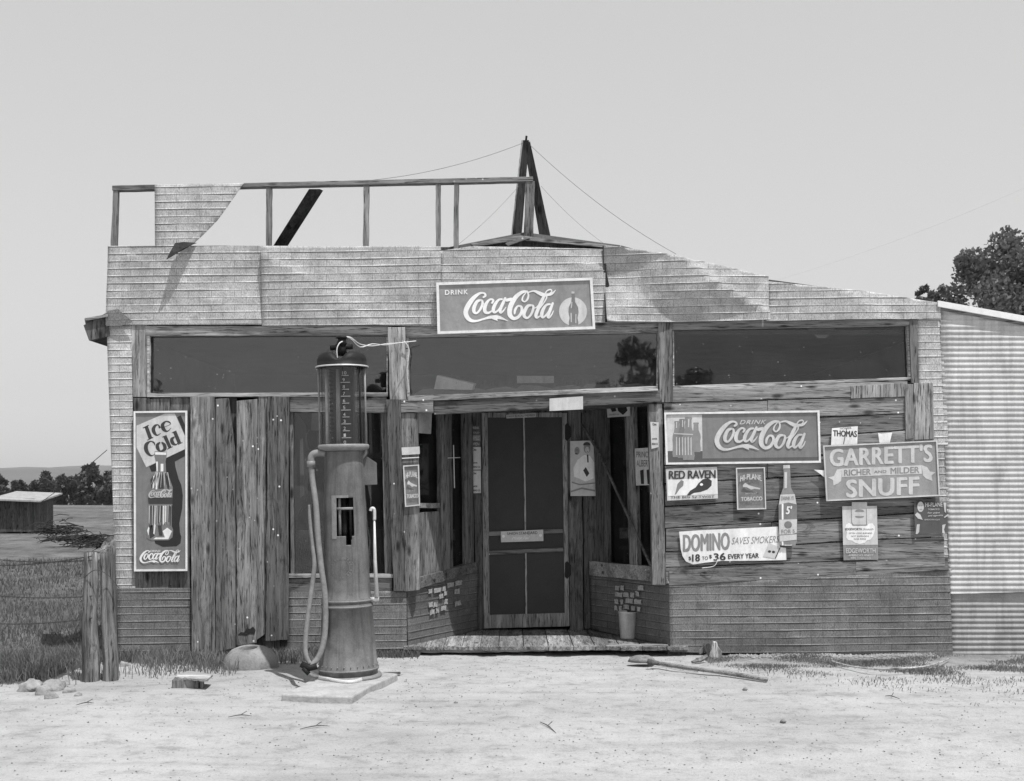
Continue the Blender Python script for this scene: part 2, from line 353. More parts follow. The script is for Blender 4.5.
        if parent is not None: ob.parent = parent; WM[ob.name] = WM[parent.name] @ Matrix.Translation(o)
        else: WM[ob.name] = Matrix.Translation(o)
        if bevel:
            b = ob.modifiers.new('bevel', 'BEVEL'); b.width = bevel; b.segments = 2; b.limit_method = 'ANGLE'; b.angle_limit = R(50)
        return ob
WM = {}
def tag(o, label=None, cat=None, group=None, kind=None):
    if label: o['label'] = label
    if cat: o['category'] = cat
    if group: o['group'] = group
    if kind: o['kind'] = kind
    return o
def thing(name, label, cat, loc=(0, 0, 0), rot=(0, 0, 0), group=None):
    o = bpy.data.objects.new(name, None); col.objects.link(o); o.empty_display_size = .1
    o.location = loc; o.rotation_euler = rot
    WM[o.name] = Matrix.Translation(Vector(loc)) @ o.rotation_euler.to_matrix().to_4x4()
    return tag(o, label, cat, group)

# ------------------------------------------------------------------ lettering helpers
_fc = {}
def glyphs(txt, bold=.02, shear=0, space=1.0):
    key = (txt, bold, shear, space)
    if key in _fc: return _fc[key]
    c = bpy.data.curves.new('tmp', 'FONT'); c.body = txt; c.size = 1; c.offset = 0; c.shear = shear; c.space_character = space
    c.resolution_u = 3
    o = bpy.data.objects.new('tmp', c); col.objects.link(o); bpy.context.view_layer.update()
    me = o.evaluated_get(bpy.context.evaluated_depsgraph_get()).to_mesh()
    vv = [(v.co.x, v.co.y) for v in me.vertices]; ff = [tuple(p.vertices) for p in me.polygons]
    col.objects.unlink(o); bpy.data.objects.remove(o); bpy.data.curves.remove(c)
    x0 = min(v[0] for v in vv); x1 = max(v[0] for v in vv); y0 = min(v[1] for v in vv); y1 = max(v[1] for v in vv)
    vv = [((x-x0)/(x1-x0), (y-y0)/(y1-y0)) for x, y in vv]
    _fc[key] = (vv, ff); return vv, ff
def text(mb, txt, quad, pl=F0, off=0, bold=.02, shear=0, space=1.0, arch=0):
    """quad: TL, TR, BR, BL in picture pixels on the plane"""
    if hasattr(mb, 'marks'): mb.marks.append(len(mb.v))
    vv, ff = glyphs(txt, 0, shear, space); (ax, ay), (bx, by), (cx, cy), (dx, dy) = quad
    hgt = abs(dy-ay); wd = abs(bx-ax); e = max(0, bold)*hgt*.85
    k = 0
    for ox, oy in ([(0, 0)] if e <= 0 else [(-e, -e*.5), (-e*.33, e*.5), (e*.33, -e*.5), (e, e*.5)]):      # struck several times for heavy letters
        out = []; sx = 1-2*e/wd
        for u, v in vv:
            u = .5+(u-.5)*sx; tx, ty = ax+(bx-ax)*u, ay+(by-ay)*u; ux, uy = dx+(cx-dx)*u, dy+(cy-dy)*u
            out.append(pl.hit(ux+(tx-ux)*v+ox, uy+(ty-uy)*v-arch*(1-(2*u-1)**2)+oy, off+.00008*k))
        mb.add(out, ff); k += 1
def tq(x0, y0, x1, y1, s=0): # text quad with a rise s over its width
    return [(x0, y0), (x1, y0-s), (x1, y1-s), (x0, y1)]
def stroke(mb, pts, f, pl, off, smooth=5, widths=1.0):
    """a brush stroke: (x, y, width) points smoothed and mapped by f into picture pixels"""
    P = []
    for i in range(len(pts)-1):
        p = [pts[max(i-1, 0)], pts[i], pts[i+1], pts[min(i+2, len(pts)-1)]]
        for k in range(smooth):
            q = k/smooth
            P.append(tuple(.5*((2*p[1][j])+(p[2][j]-p[0][j])*q+(2*p[0][j]-5*p[1][j]+4*p[2][j]-p[3][j])*q*q+(3*p[1][j]-p[0][j]-3*p[2][j]+p[3][j])*q**3) for j in range(3)))
    P.append(pts[-1]); L, Rr = [], []
    for i, (x, y, w_) in enumerate(P):
        a, b = P[max(i-1, 0)], P[min(i+1, len(P)-1)]; dx, dy = b[0]-a[0], b[1]-a[1]; l = math.hypot(dx, dy) or 1
        nx, ny = -dy/l*w_*widths/2, dx/l*w_*widths/2; L.append((x+nx, y+ny)); Rr.append((x-nx, y-ny))
    vv = [pl.hit(*f(*q), off) for q in L]+[pl.hit(*f(*q), off) for q in Rr]; n = len(P)
    mb.add(vv, [(i, i+1, n+i+1, n+i) for i in range(n-1)])
    for c in (0, n-1):                                        # round ends
        x, y, w_ = P[c]; w_ *= widths
        if w_ > 12:
            ring = [pl.hit(*f(x+math.cos(a*math.pi/6)*w_/2, y+math.sin(a*math.pi/6)*w_/2), off-.0001) for a in range(12)]
            mb.add(ring, [tuple(range(12))])
SCRIPT = [
 [(252, 94, 22), (272, 80, 22), (262, 58, 20), (235, 50, 20), (200, 60, 28), (150, 98, 42), (105, 155, 50), (74, 215, 50), (70, 262, 48), (92, 308, 42), (132, 335, 32), (185, 338, 22), (250, 322, 20), (320, 306, 30), (380, 306, 38), (430, 318, 28), (470, 335, 14), (502, 350, 3)],
 [(350, 312, 30), (380, 328, 24), (396, 344, 6)],
 [(226, 124, 20), (185, 138, 32), (155, 195, 38), (153, 240, 34), (180, 258, 22), (214, 225, 24), (238, 175, 26), (240, 138, 22), (226, 124, 20)],
 [(238, 160, 12), (262, 165, 10), (285, 150, 10)],
 [(340, 158, 20), (352, 132, 22), (322, 120, 20), (287, 150, 30), (264, 205, 38), (270, 248, 34), (302, 260, 24), (340, 238, 16), (372, 205, 10)],
 [(442, 124, 18), (408, 130, 24), (372, 172, 34), (352, 225, 36), (362, 256, 26), (395, 243, 18), (430, 195, 14), (455, 145, 14)],
 [(474, 116, 26), (450, 170, 32), (422, 232, 34), (430, 262, 24), (458, 242, 16), (484, 205, 7)],
 [(492, 136, 32), (536, 128, 32)],
 [(702, 56, 20), (650, 60, 32), (590, 102, 44), (546, 165, 50), (522, 230, 50), (524, 290, 46), (562, 328, 34), (612, 312, 32), (645, 260, 30), (640, 212, 26), (606, 202, 20), (578, 238, 26), (572, 278, 18)],
 [(702, 56, 18), (714, 92, 18), (704, 135, 22), (676, 160, 14), (650, 140, 18), (662, 100, 14), (690, 68, 10)],
 [(712, 66, 12), (770, 54, 18), (822, 76, 34), (865, 96, 38), (908, 98, 28), (955, 90, 24), (996, 52, 5)],
 [(885, 92, 16), (905, 58, 13), (940, 46, 14), (955, 64, 11), (925, 95, 12)],
 [(748, 199, 20), (708, 205, 32), (674, 260, 38), (670, 305, 34), (702, 328, 22), (740, 295, 24), (762, 242, 26), (764, 210, 22), (748, 199, 20)],
 [(760, 228, 11), (790, 226, 10), (812, 205, 10)],
 [(878, 104, 26), (850, 160, 36), (814, 240, 36), (792, 300, 36), (802, 328, 24), (832, 314, 14)],
 [(897, 98, 20), (900, 132, 15), (872, 180, 13), (835, 232, 10)],
 [(936, 196, 18), (900, 202, 24), (866, 246, 34), (851, 300, 36), (864, 328, 24), (895, 305, 17), (930, 255, 14)],
 [(964, 188, 24), (940, 250, 32), (916, 310, 34), (926, 332, 22), (955, 302, 14), (972, 262, 7)]]
def script_logo(mb, quad, pl, off, widths=1.0):
    if hasattr(mb, 'marks'): mb.marks.append(len(mb.v))
    (ax, ay), (bx, by), (cx, cy), (dx, dy) = quad
    def f(x, y):
        u, v = (x-45)/953, (y-38)/312
        tx, ty = ax+(bx-ax)*u, ay+(by-ay)*u; ux, uy = dx+(cx-dx)*u, dy+(cy-dy)*u
        return tx+(ux-tx)*v, ty+(uy-ty)*v
    for i, s in enumerate(SCRIPT): stroke(mb, s, f, pl, off+i*.00003, widths=widths)
def ellipse(cx, cy, rx, ry, n=24, a0=0, a1=360, rot=0):
    o = []
    for k in range(n+(a1-a0 < 360)):
        a = R(a0+(a1-a0)*k/n); x, y = rx*math.cos(a), ry*math.sin(a)
        o.append((cx+x*math.cos(rot)-y*math.sin(rot), cy+x*math.sin(rot)+y*math.cos(rot)))
    return o

# ------------------------------------------------------------------ sheet siding made of real ridges
def sheet(name, poly, mat, parent, pl=F0, off=0, warp=.008, seed=0, kind='brick', ustep=.06, tilt=.01, fold=0):
    P = [pl.uz(x, y, off) for x, y in poly]
    u0, u1 = min(p[0] for p in P)-.01, max(p[0] for p in P)+.01; z0, z1 = min(p[1] for p in P)-.12, max(p[1] for p in P)+.12
    us = [u0+(u1-u0)*i/max(2, int((u1-u0)/ustep)) for i in range(max(2, int((u1-u0)/ustep))+1)]
    rows = []
    if kind == 'brick':
        pitch = .068; k = math.floor(z0/pitch)
        while k*pitch < z1+.1:
            for dz, h in ((0, 0), (.0035, .85), (.0075, 1.0), (.011, 0), (.014, 0), (.034, 0), (.065, 0)): rows.append((k*pitch+dz, h))
            k += 1
        amp = .0046
    else:
        pitch = .0505; k = math.floor(z0/pitch)
        while k*pitch < z1+.1:
            for j in range(6): rows.append((k*pitch+pitch*j/6, .5+.5*math.cos(2*math.pi*j/6)))
            k += 1
        amp = .0095
    vv, ff = [], []
    for i, (z, h) in enumerate(rows):
        for u in us:
            zz = z+tilt*u+.0012*noise.noise(Vector((u*.8, z*.4, seed)))
            d = warp*(noise.noise(Vector((u*.9, z*1.6, seed+3)))*1.6+.6*noise.noise(Vector((u*2.6, z*3.1, seed+9))))
            if fold: d += fold*(abs(((u*.55+z*.9+seed*.31+.12*noise.noise(Vector((u, z, 2)))) % .9)/.9-.35)+.5*abs(((z*1.1-u*.3) % .8)/.8-.5))
            md = 1 if kind != 'brick' else max(0, min(1.15, .75+1.5*noise.noise(Vector((u*2.2, round(z/pitch-.3)*3.7, seed+5)))))
            vv.append((u, d+amp*h*md, zz))
    n = len(us)
    for i in range(len(rows)-1):
        for j in range(n-1): ff.append((i*n+j, i*n+j+1, (i+1)*n+j+1, (i+1)*n+j))
    bm = bmesh.new(); bv = [bm.verts.new(v) for v in vv]
    for f in ff: bm.faces.new([bv[i] for i in f])
    cu, cz = sum(p[0] for p in P)/len(P), sum(p[1] for p in P)/len(P)
    for i in range(len(P)):
        a, b = P[i], P[(i+1) % len(P)]; nu, nz_ = -(b[1]-a[1]), b[0]-a[0]
        if (cu-a[0])*nu+(cz-a[1])*nz_ > 0: nu, nz_ = -nu, -nz_
        bmesh.ops.bisect_plane(bm, geom=bm.verts[:]+bm.edges[:]+bm.faces[:], plane_co=(a[0], 0, a[1]), plane_no=(nu, 0, nz_), clear_outer=True)
    bm.verts.index_update()
    mb = MB(); mb.add([pl.at(v.co.x, v.co.z, off+v.co.y) for v in bm.verts], [[v.index for v in f.verts] for f in bm.faces]); bm.free()
    ob = mb.build(name, mat, parent, smooth=True)
    so_ = ob.modifiers.new('thickness', 'SOLIDIFY'); so_.thickness = .002
    return ob

# ================================================================== GROUND, HILLS
def gz(x, y):
    z = .02*noise.noise(Vector((x*.35, y*.35, 1)))+.010*noise.noise(Vector((x*1.7, y*1.7, 4)))+.006*noise.noise(Vector((x*6, y*6, 8)))
    if y < 2 and abs(x) < 7: z += .006*math.sin(y*5+x*.35+.6*noise.noise(Vector((x, y, 3))))
    if x < -3.7 and y > -1.6: z -= .07*min(1, (y+1.6)/1.2)*min(1, (-3.7-x)/.6)
    if y > 6: z += .35*noise.noise(Vector((x*.03, y*.03, 2)))*min(1, (y-6)/20)
    if y > 75: z -= min(12, (y-75)*.07)
    return z
def axis(a, b, step, far_lo, far_hi):
    o = [a+i*step for i in range(int((b-a)/step)+1)]
    s_, x = step, b
    while x < far_hi: s_ *= 1.12; x += s_; o.append(x)
    s_, x = step, a
    while x > far_lo: s_ *= 1.12; x -= s_; o.insert(0, x)
    return o
gx = axis(-6, 6, .07, -4200, 4200); gy = axis(-5.5, 1.5, .06, -200, 5200)
mb = MB(); mb.v = [Vector((x, y, gz(x, y))) for y in gy for x in gx]; n = len(gx)
mb.f = [(j*n+i, j*n+i+1, (j+1)*n+i+1, (j+1)*n+i) for j in range(len(gy)-1) for i in range(n-1)]
tag(mb.build('ground', 'ground', smooth=True), kind='structure')
mb = MB(); hx = [(-3600+i*60) for i in range(121)]; ridge = []
for j, (yy, sc) in enumerate(((2300, 0), (2700, .7), (3100, 1), (3800, .2))):
    for x in hx:
        h = 33+20*noise.noise(Vector((x*.0022, 0, 7)))+10*noise.noise(Vector((x*.008, 1, 7)))
        mb.v.append(Vector((x, yy, -14+(h+14)*sc)))
n = len(hx); mb.f = [(j*n+i, j*n+i+1, (j+1)*n+i+1, (j+1)*n+i) for j in range(3) for i in range(n-1)]
tag(mb.build('hills', mottled('far hills', .06, .4, .01), smooth=True), kind='structure')

# ================================================================== THE STORE
store = thing('country_store', 'low wooden country store with brick pattern sheet siding, torn parapet and recessed entrance', 'building', (0, 0, 0))
def BD(name, q, mat='wood_v', off=0, t=.03, pl=F0, rough=.35, parent=None, bevel=.003):
    m = MB(); m.board(q, pl, off, t, rough); return m.build(name, mat, parent or store, bevel)
def rq(x0, y0, x1, y1): return [(x0, y0), (x1, y0), (x1, y1), (x0, y1)]

# shell: side walls, back wall, roof, ceiling, inner floor
XL, XR, DEP, ZE, ZA = -3.74, 3.96, 8.5, 3.27, 3.90
def shell(name, pts, th, mat):
    a = [Vector(p) for p in pts]; n = len(a); nn = (a[1]-a[0]).cross(a[2]-a[0]).normalized()*th
    m = MB(); m.add(a+[q+nn for q in a], [tuple(range(n))[::-1], tuple(range(n, 2*n))]+[(i, (i+1) % n, (i+1) % n+n, i+n) for i in range(n)])
    return m.build(name, mat, store)
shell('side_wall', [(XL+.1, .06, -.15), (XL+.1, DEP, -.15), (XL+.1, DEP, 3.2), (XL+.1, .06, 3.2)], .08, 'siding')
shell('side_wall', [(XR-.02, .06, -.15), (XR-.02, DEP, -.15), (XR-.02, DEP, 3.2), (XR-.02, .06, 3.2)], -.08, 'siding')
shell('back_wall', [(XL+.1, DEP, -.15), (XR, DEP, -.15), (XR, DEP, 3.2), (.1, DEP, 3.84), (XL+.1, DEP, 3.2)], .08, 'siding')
shell('ceiling', [(XL+.1, .1, 2.98), (XR-.02, .1, 2.98), (XR-.02, DEP, 2.98), (XL+.1, DEP, 2.98)], .04, 'interior')
shell('inner_floor', [(XL+.1, .1, .03), (XR-.02, .1, .03), (XR-.02, DEP, .03), (XL+.1, DEP, .03)], .04, 'interior')
shell('inner_partition', [(XL+.2, 4.2, .08), (XR-.1, 4.2, .08), (XR-.1, 4.2, 2.96), (XL+.2, 4.2, 2.96)], .04, 'interior')
rf = shell('roof', [(XL-.22, .03, 3.07), (.12, .03, ZA-.03), (.12, DEP+.25, ZA-.03), (XL-.22, DEP+.25, 3.07)], .05, 'roofing')
rfp = [(.12, ZA-.03), (1.0, 3.75), (2.37, 3.37), (XR+.04, 3.16)]
for (xa, za), (xb, zb) in zip(rfp, rfp[1:]): shell('roof', [(xa, .03, za), (xb, .03, zb), (xb, DEP+.25, zb), (xa, DEP+.25, za)], .05, 'roofing')
for xx in (XL+.2, XR-.12): shell('inner_lining', [(xx, .1, .05), (xx, DEP-.1, .05), (xx, DEP-.1, 2.97), (xx, .1, 2.97)], .01, 'interior')
# gable backing behind the sheet siding
m = MB(); m.poly([(112, 248), (470, 247), (524, 240), (603, 250), (765, 279), (936, 302), (936, 322), (112, 328)], F0, -.02, .03); m.build('gable_backing', 'wood_dark', store)
# barge boards at the gable
BD('barge_board', [(470, 243.5), (520, 235.5), (524, 239.5), (474, 247)], 'wood_h', .03, .05)
BD('barge_board', [(520, 235.5), (604, 244.5), (604, 247.5), (520, 239.5)], 'wood_h', .028, .05)
BD('barge_board', [(505, 243), (524, 236), (530, 238), (508, 246)], 'wood_h', .045, .03)

# upper sheets
S = [([(108, 246), (265, 246), (265, 325), (106, 325), (106, 310)], .012, 1), ([(262, 246.2), (441, 246.5), (441, 326), (262, 325.5)], .016, 2),
     ([(439, 246.5), (470, 247), (522, 239.5), (605, 246.5), (605, 323), (439, 325)], .02, 3),
     ([(603, 246), (660, 255), (715, 265), (768, 277), (768, 321), (606, 323.5)], .024, 4),
     ([(766, 276), (850, 289), (905, 295.5), (940, 299), (941, 318.5), (766, 321)], .02, 5)]
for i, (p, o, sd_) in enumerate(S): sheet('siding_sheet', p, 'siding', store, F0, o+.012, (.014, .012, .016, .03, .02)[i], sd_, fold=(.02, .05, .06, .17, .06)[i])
m = MB(); m.poly([(602.5, 246), (605.5, 246), (605.8, 262), (606.5, 272), (609.5, 286), (606, 288.5), (604, 280), (603.4, 264)], F0, .06, .002); m.build('curled_seam', 'tarred_shaded', store)
# curled tin at left corner, side eave
m = MB(); m.add([(XL-.22, -.02, 3.05), (XL-.0, -.02, 3.17), (XL+.02, -.02, 2.95), (XL-.17, -.02, 2.91), (XL-.22, .5, 3.05), (XL, .5, 3.17), (XL+.02, .5, 2.95), (XL-.17, .5, 2.91)],
      [(0, 3, 2, 1), (4, 5, 6, 7), (0, 1, 5, 4), (3, 7, 6, 2), (0, 4, 7, 3), (1, 2, 6, 5)]); m.build('eave_return', 'wood_dark', store)
m = MB(); m.add([F0.hit(85, 318, .05), F0.hit(108, 314, .05), F0.hit(108, 316.5, .05), F0.hit(85, 321, .05)]+[F0.hit(85, 318, -.9), F0.hit(108, 314, -.9), F0.hit(108, 316.5, -.9), F0.hit(85, 321, -.9)],
      [(0, 1, 2, 3), (4, 7, 6, 5), (0, 4, 5, 1), (3, 2, 6, 7), (0, 3, 7, 4)]); m.build('eave_board', 'wood_h', store)
# torn sheet on the parapet frame
TS = [(154.5, 184.5), (244, 183), (235, 196), (226, 209), (214, 225), (203, 235), (192, 246), (155, 246.5)]
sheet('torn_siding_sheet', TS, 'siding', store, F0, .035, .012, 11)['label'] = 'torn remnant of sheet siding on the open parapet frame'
m = MB(); a = [F0.hit(195, 240, .05), F0.hit(172, 243, .05), F0.hit(186, 246, .14), F0.hit(190, 244, .10)]
pts = [F0.hit(197, 243, .045), F0.hit(184, 242, .06), F0.hit(175, 243, .10), F0.hit(170, 252, .16), F0.hit(166, 260, .19), F0.hit(176, 254, .17), F0.hit(184, 248, .14), F0.hit(192, 245, .08)]
m.prism3(pts, [q+Vector((.0, .004, .002)) for q in pts]); m.build('curled_flap', 'tarred_shaded', store)  # shade of the down-facing flap put in as a dark colour
# small shadow-casting curl at lower left corner of the sheet
pts = [F0.hit(107, 311, .04), F0.hit(118, 309, .05), F0.hit(133, 322, .07), F0.hit(120, 326, .06), F0.hit(106, 326, .04)]
m = MB(); m.prism3(pts, [q+Vector((0, .004, 0)) for q in pts]); m.build('bent_corner', 'siding_dark', store)

# parapet frame
pf = MB(); pf.board([(112, 185.5), (533, 176.5), (533, 180.8), (112, 190.3)], F0, .03, .09, .25, 40); pf = pf.build('parapet_rail', 'wood_h', store, .003)
for q in ([(113, 190), (118, 190), (116.5, 247), (110.5, 247)], [(266, 187), (271.5, 187), (271, 247), (266, 247)], [(363.5, 185), (369, 185), (368.3, 249), (363, 249)],
          [(435.5, 183.5), (440.7, 183.5), (440.5, 249), (436, 249)], [(454, 183), (459, 183), (458.3, 249), (453.5, 249)]):
    BD('parapet_post', q, 'wood_v', .022, .05)
BD('parapet_post', [(525.5, 181), (534.5, 181), (533.5, 237), (524, 237)], 'wood_v', .02, .05)
m = MB(); a = [F0.hit(309, 189, 0), F0.hit(320, 189, 0), F0.hit(283, 247, 0), F0.hit(272.5, 247, 0)]
fr = [a[0], a[1], FP(.35).hit(283, 247), FP(.35).hit(272.5, 247)]; m.prism3(fr, [q+Vector((.02, .06, .0)) for q in fr]); m.build('parapet_brace', 'tarred_shaded', store)  # shading of the leaning brace put in as a dark colour

# headers, posts, sills of the front
BD('header_board', [(145, 326), (388, 326), (388, 335), (145, 336)], 'wood_hl', .012, .06)
BD('header_board', [(404, 325.5), (660, 321.5), (660, 331), (404, 336)], 'wood_hl', .008, .06)
BD('header_board', [(672, 321.5), (911, 317.5), (911, 324.5), (672, 329.5)], 'wood_hl', .012, .06)
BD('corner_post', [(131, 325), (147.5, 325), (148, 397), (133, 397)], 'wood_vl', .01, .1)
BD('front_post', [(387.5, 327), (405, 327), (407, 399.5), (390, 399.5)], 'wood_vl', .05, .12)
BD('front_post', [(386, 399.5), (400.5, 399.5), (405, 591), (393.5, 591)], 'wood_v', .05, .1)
BD('front_post', [(400.8, 413), (417.5, 413), (419.5, 590), (405.3, 591.5)], 'wood_v', .035, .09)
BD('front_post', [(658, 322), (672, 322), (673, 402), (659.5, 402)], 'wood_v', .03, .12)
BD('front_post', [(648.5, 404), (662, 404), (666, 585), (652.5, 585)], 'wood_v', .01, .10)
BD('front_post', [(909.5, 319), (917.5, 319), (919, 383), (911.5, 383)], 'wood_v', .02, .1)
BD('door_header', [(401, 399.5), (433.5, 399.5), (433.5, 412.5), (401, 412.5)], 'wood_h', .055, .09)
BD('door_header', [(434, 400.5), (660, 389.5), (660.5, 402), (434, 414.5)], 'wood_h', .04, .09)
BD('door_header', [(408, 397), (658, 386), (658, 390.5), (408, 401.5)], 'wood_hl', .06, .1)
BD('window_header', [(290, 396), (386.5, 397), (386.5, 412.5), (290, 412)], 'wood_h', .02, .08)
# soffit over the entrance and the wall above the door
m = MB(); so_pts = [(xl0-.3, .0, 2.30), (xr0+.3, .0, 2.33), (xr1+.5, YD+.1, 2.33), (xl1-.5, YD+.1, 2.33)]
m.add([Vector(p) for p in so_pts]+[Vector(p)+Vector((0, 0, .03)) for p in so_pts], [(0, 3, 2, 1), (4, 5, 6, 7), (0, 1, 5, 4), (1, 2, 6, 5), (2, 3, 7, 6), (3, 0, 4, 7)])
m.build('entrance_soffit', 'wood_dark', store)

def window(q_frame, q_glass, fw, mat, off, parent=store, pl=F0, fmat='wood_hl', goff=-.05, label=None):
    """glass pane in a frame; q = TL TR BR BL"""
    m = MB(); m.poly(q_glass, pl, goff, .004); w_ = m.build('window', mat, parent)
    if label: w_['label'] = label
    for i in range(4):
        a, b = q_frame[i], q_frame[(i+1) % 4]; c = (sum(p[0] for p in q_frame)/4, sum(p[1] for p in q_frame)/4)
        dx, dy = b[0]-a[0], b[1]-a[1]; L = math.hypot(dx, dy); nx, ny = -dy/L, dx/L
        if (c[0]-a[0])*nx+(c[1]-a[1])*ny < 0: nx, ny = -nx, -ny
        f = fw[i]; e = .4 if i % 2 else 0
        if f <= 0: continue
        BD('sill' if i == 2 else 'frame', [(a[0]+dx/L*e, a[1]+dy/L*e), (b[0]-dx/L*e, b[1]-dy/L*e), (b[0]-dx/L*e+nx*f, b[1]-dy/L*e+ny*f), (a[0]+dx/L*e+nx*f, a[1]+dy/L*e+ny*f)], fmat, off+(.012 if i == 2 else 0)-(.003 if i % 2 else 0), .05, pl, .15, w_)
    return w_
window([(147, 335.5), (388, 334.5), (388, 396.5), (147, 397)], [(146, 334), (389, 333), (389, 397), (146, 398)], (0, 1.5, 4, 2.5), 'glass', .02)
window([(406, 336), (659, 331), (658, 389), (407, 399)], [(404, 333), (660, 329), (660, 391), (404, 401)], (1.5, 1.5, 3.0, 2.5), 'glass', -.01)
window([(672.5, 329), (910, 324.5), (912, 380), (673, 389)], [(671, 326), (914, 322), (914, 382), (671, 390)], (1, 3, 3, 1.5), 'glass_dark', .0)
# lower left window, half boarded
lw = window([(236, 411), (389, 412), (393, 578), (240, 578)], [(236, 410), (391, 411), (394, 580), (236, 580)], (0, 0, 4, 0), 'glass_recess', .01)
BD('mullion', [(289.5, 412), (293, 412), (294, 576), (290.5, 576)], 'wood_v', -.02, .04, parent=lw)
BD('mullion', [(381, 412), (388.5, 412), (392, 576), (385, 576)], 'wood_v', -.01, .05, parent=lw)
BD('window_apron', [(288, 579), (392, 578), (392, 592), (288, 592)], 'wood_h', .004, .04)
# planks nailed over the window
pr = random.Random(5)
for q, o in (([(190, 397), (214.5, 397), (215, 654), (191.5, 657)], .045), ([(215.5, 399), (228.5, 398), (235.5, 455), (235.5, 648), (215.8, 652)], .04),
             ([(236.5, 401), (257, 399), (256.3, 643), (236.3, 646)], .05), ([(257.5, 396), (267, 395), (265, 634), (256.5, 640)], .025),
             ([(267.5, 396), (289, 396.5), (288, 640), (265.5, 641)], .06), ([(133, 398), (150, 398), (151, 412), (134, 412)], .01), ([(150.5, 399), (170, 398), (170, 412), (150.5, 412)], .015),
             ([(170.5, 397), (189.5, 397), (190, 590), (170.5, 590)], .008), ([(133, 411), (170, 411), (170, 592), (133.5, 592)], .002), ([(151, 560), (169, 560), (169, 590), (151, 590)], .012)):
    m = MB()
    if len(q) == 4: m.board(q, F0, o, .025, .4, 30, pr)
    else: m.poly(q, F0, o, .025)
    m.build('plank', 'plank' if q[0][1] < 550 and q[0][0] > 160 else 'wood_v', store, .003)
m = MB(); m.poly([(238, 634.5), (241, 632), (244, 632.5), (247, 628), (250, 629), (253, 626.5), (255.5, 630), (254.5, 634.5), (250, 633.5), (246, 635.5), (241, 634.8)], F0, .054, .002); m.build('rotted_hole_shade', 'black', store)  # black sheet stands in for the shade inside a ragged hole
# sheets left and below
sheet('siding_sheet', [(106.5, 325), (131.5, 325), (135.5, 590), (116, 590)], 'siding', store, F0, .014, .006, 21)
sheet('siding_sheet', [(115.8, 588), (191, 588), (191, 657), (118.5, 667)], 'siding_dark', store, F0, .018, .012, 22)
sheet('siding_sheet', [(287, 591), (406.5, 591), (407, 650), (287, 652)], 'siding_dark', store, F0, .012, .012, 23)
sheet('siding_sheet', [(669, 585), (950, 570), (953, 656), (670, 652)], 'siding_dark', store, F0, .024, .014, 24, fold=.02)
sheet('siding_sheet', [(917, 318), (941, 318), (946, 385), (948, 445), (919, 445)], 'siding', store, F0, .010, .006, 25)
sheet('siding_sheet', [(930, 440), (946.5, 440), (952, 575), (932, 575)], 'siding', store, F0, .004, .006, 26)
# backing of the front wall so that no daylight gets through
m = MB(); m.poly([(108, 325), (146, 325), (146, 398), (190, 398), (236, 398), (236, 580), (394, 580), (394, 592), (407, 592), (407, 655), (118, 670)], F0, -.02, .03); m.build('wall_backing', 'wood_dark', store)
m = MB(); m.poly([(666, 389), (914, 382), (914, 318), (944, 318), (951, 660), (668, 660)], F0, -.03, .03); m.build('wall_backing', 'wood_dark', store)

# horizontally boarded wall on the right
lft = [388, 403, 425, 447, 466, 484, 507, 529, 552, 568, 585]; rgt = [380, 396, 412, 428, 448, 470, 491, 512, 537, 558, 572]
pr = random.Random(3)
for i in range(10):
    x0, x1 = 663.5+i*.25+pr.uniform(-1, 1), 908+i*3.4 if i < 3 else 927+i*2.2
    def yy(x, a, b): return a+(b-a)*(x-665)/280
    cuts = [x0]+([pr.uniform(760, 880)] if i in (1, 4, 7) else [])+[x1]
    for j in range(len(cuts)-1):
        a, b = cuts[j], cuts[j+1]-.5
        BD('wall_board', [(a, yy(a, lft[i], rgt[i])), (b, yy(b, lft[i], rgt[i])), (b, yy(b, lft[i+1], rgt[i+1])-pr.uniform(.7, 1.4)), (a, yy(a, lft[i+1], rgt[i+1])-pr.uniform(.7, 1.4))], 'wood_h', pr.uniform(0, .022), .035)
BD('wall_board', [(851, 386), (905, 383), (905, 396.5), (851, 398.5)], 'wood_vl', .022, .01)
BD('wall_board', [(905, 384), (913.5, 384), (914, 438), (905.5, 440)], 'wood_v', .026, .02)
BD('wall_board', [(914, 383), (933, 383), (934.5, 439), (914.5, 440)], 'wood_vl', .024, .02)
BD('ledger_board', [(669, 571), (948, 556.5), (949, 570), (669, 585.5)], 'wood_h', .03, .03)
BD('ledger_board', [(856, 562), (945, 558), (945, 566), (856, 571)], 'wood_h', .034, .01)

# ---- recessed entrance
for pl, sgn in ((LS, 1), (RS, -1)):
    pass
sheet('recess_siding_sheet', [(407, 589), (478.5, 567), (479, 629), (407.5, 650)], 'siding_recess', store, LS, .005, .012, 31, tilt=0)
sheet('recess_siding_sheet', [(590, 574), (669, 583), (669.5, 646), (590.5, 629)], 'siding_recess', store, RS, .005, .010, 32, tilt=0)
m = MB(); m.poly([(407, 589), (478, 563), (478, 640), (407, 660)], LS, -.03, .03); m.build('recess_backing', 'wood_dark', store)
m = MB(); m.poly([(590, 570), (669, 580), (669, 660), (590, 640)], RS, -.03, .03); m.build('recess_backing', 'wood_dark', store)
BD('recess_rail', [(413, 579), (476, 562), (478, 571), (413, 590.5)], 'wood_h', .03, .07, LS)
BD('recess_rail', [(589, 561), (665, 568), (668, 583.5), (589, 575)], 'wood_h', .03, .07, RS)
wl = window([(418, 408), (470, 408), (470, 564), (418, 580)], [(410, 400), (470, 400), (470, 566), (410, 588)], (0, 0, 0, 0), 'glass_recess', 0, store, LS)
BD('mullion', [(440, 404), (448.5, 404), (450.5, 571), (442, 573)], 'wood_v', .02, .05, LS, parent=wl)
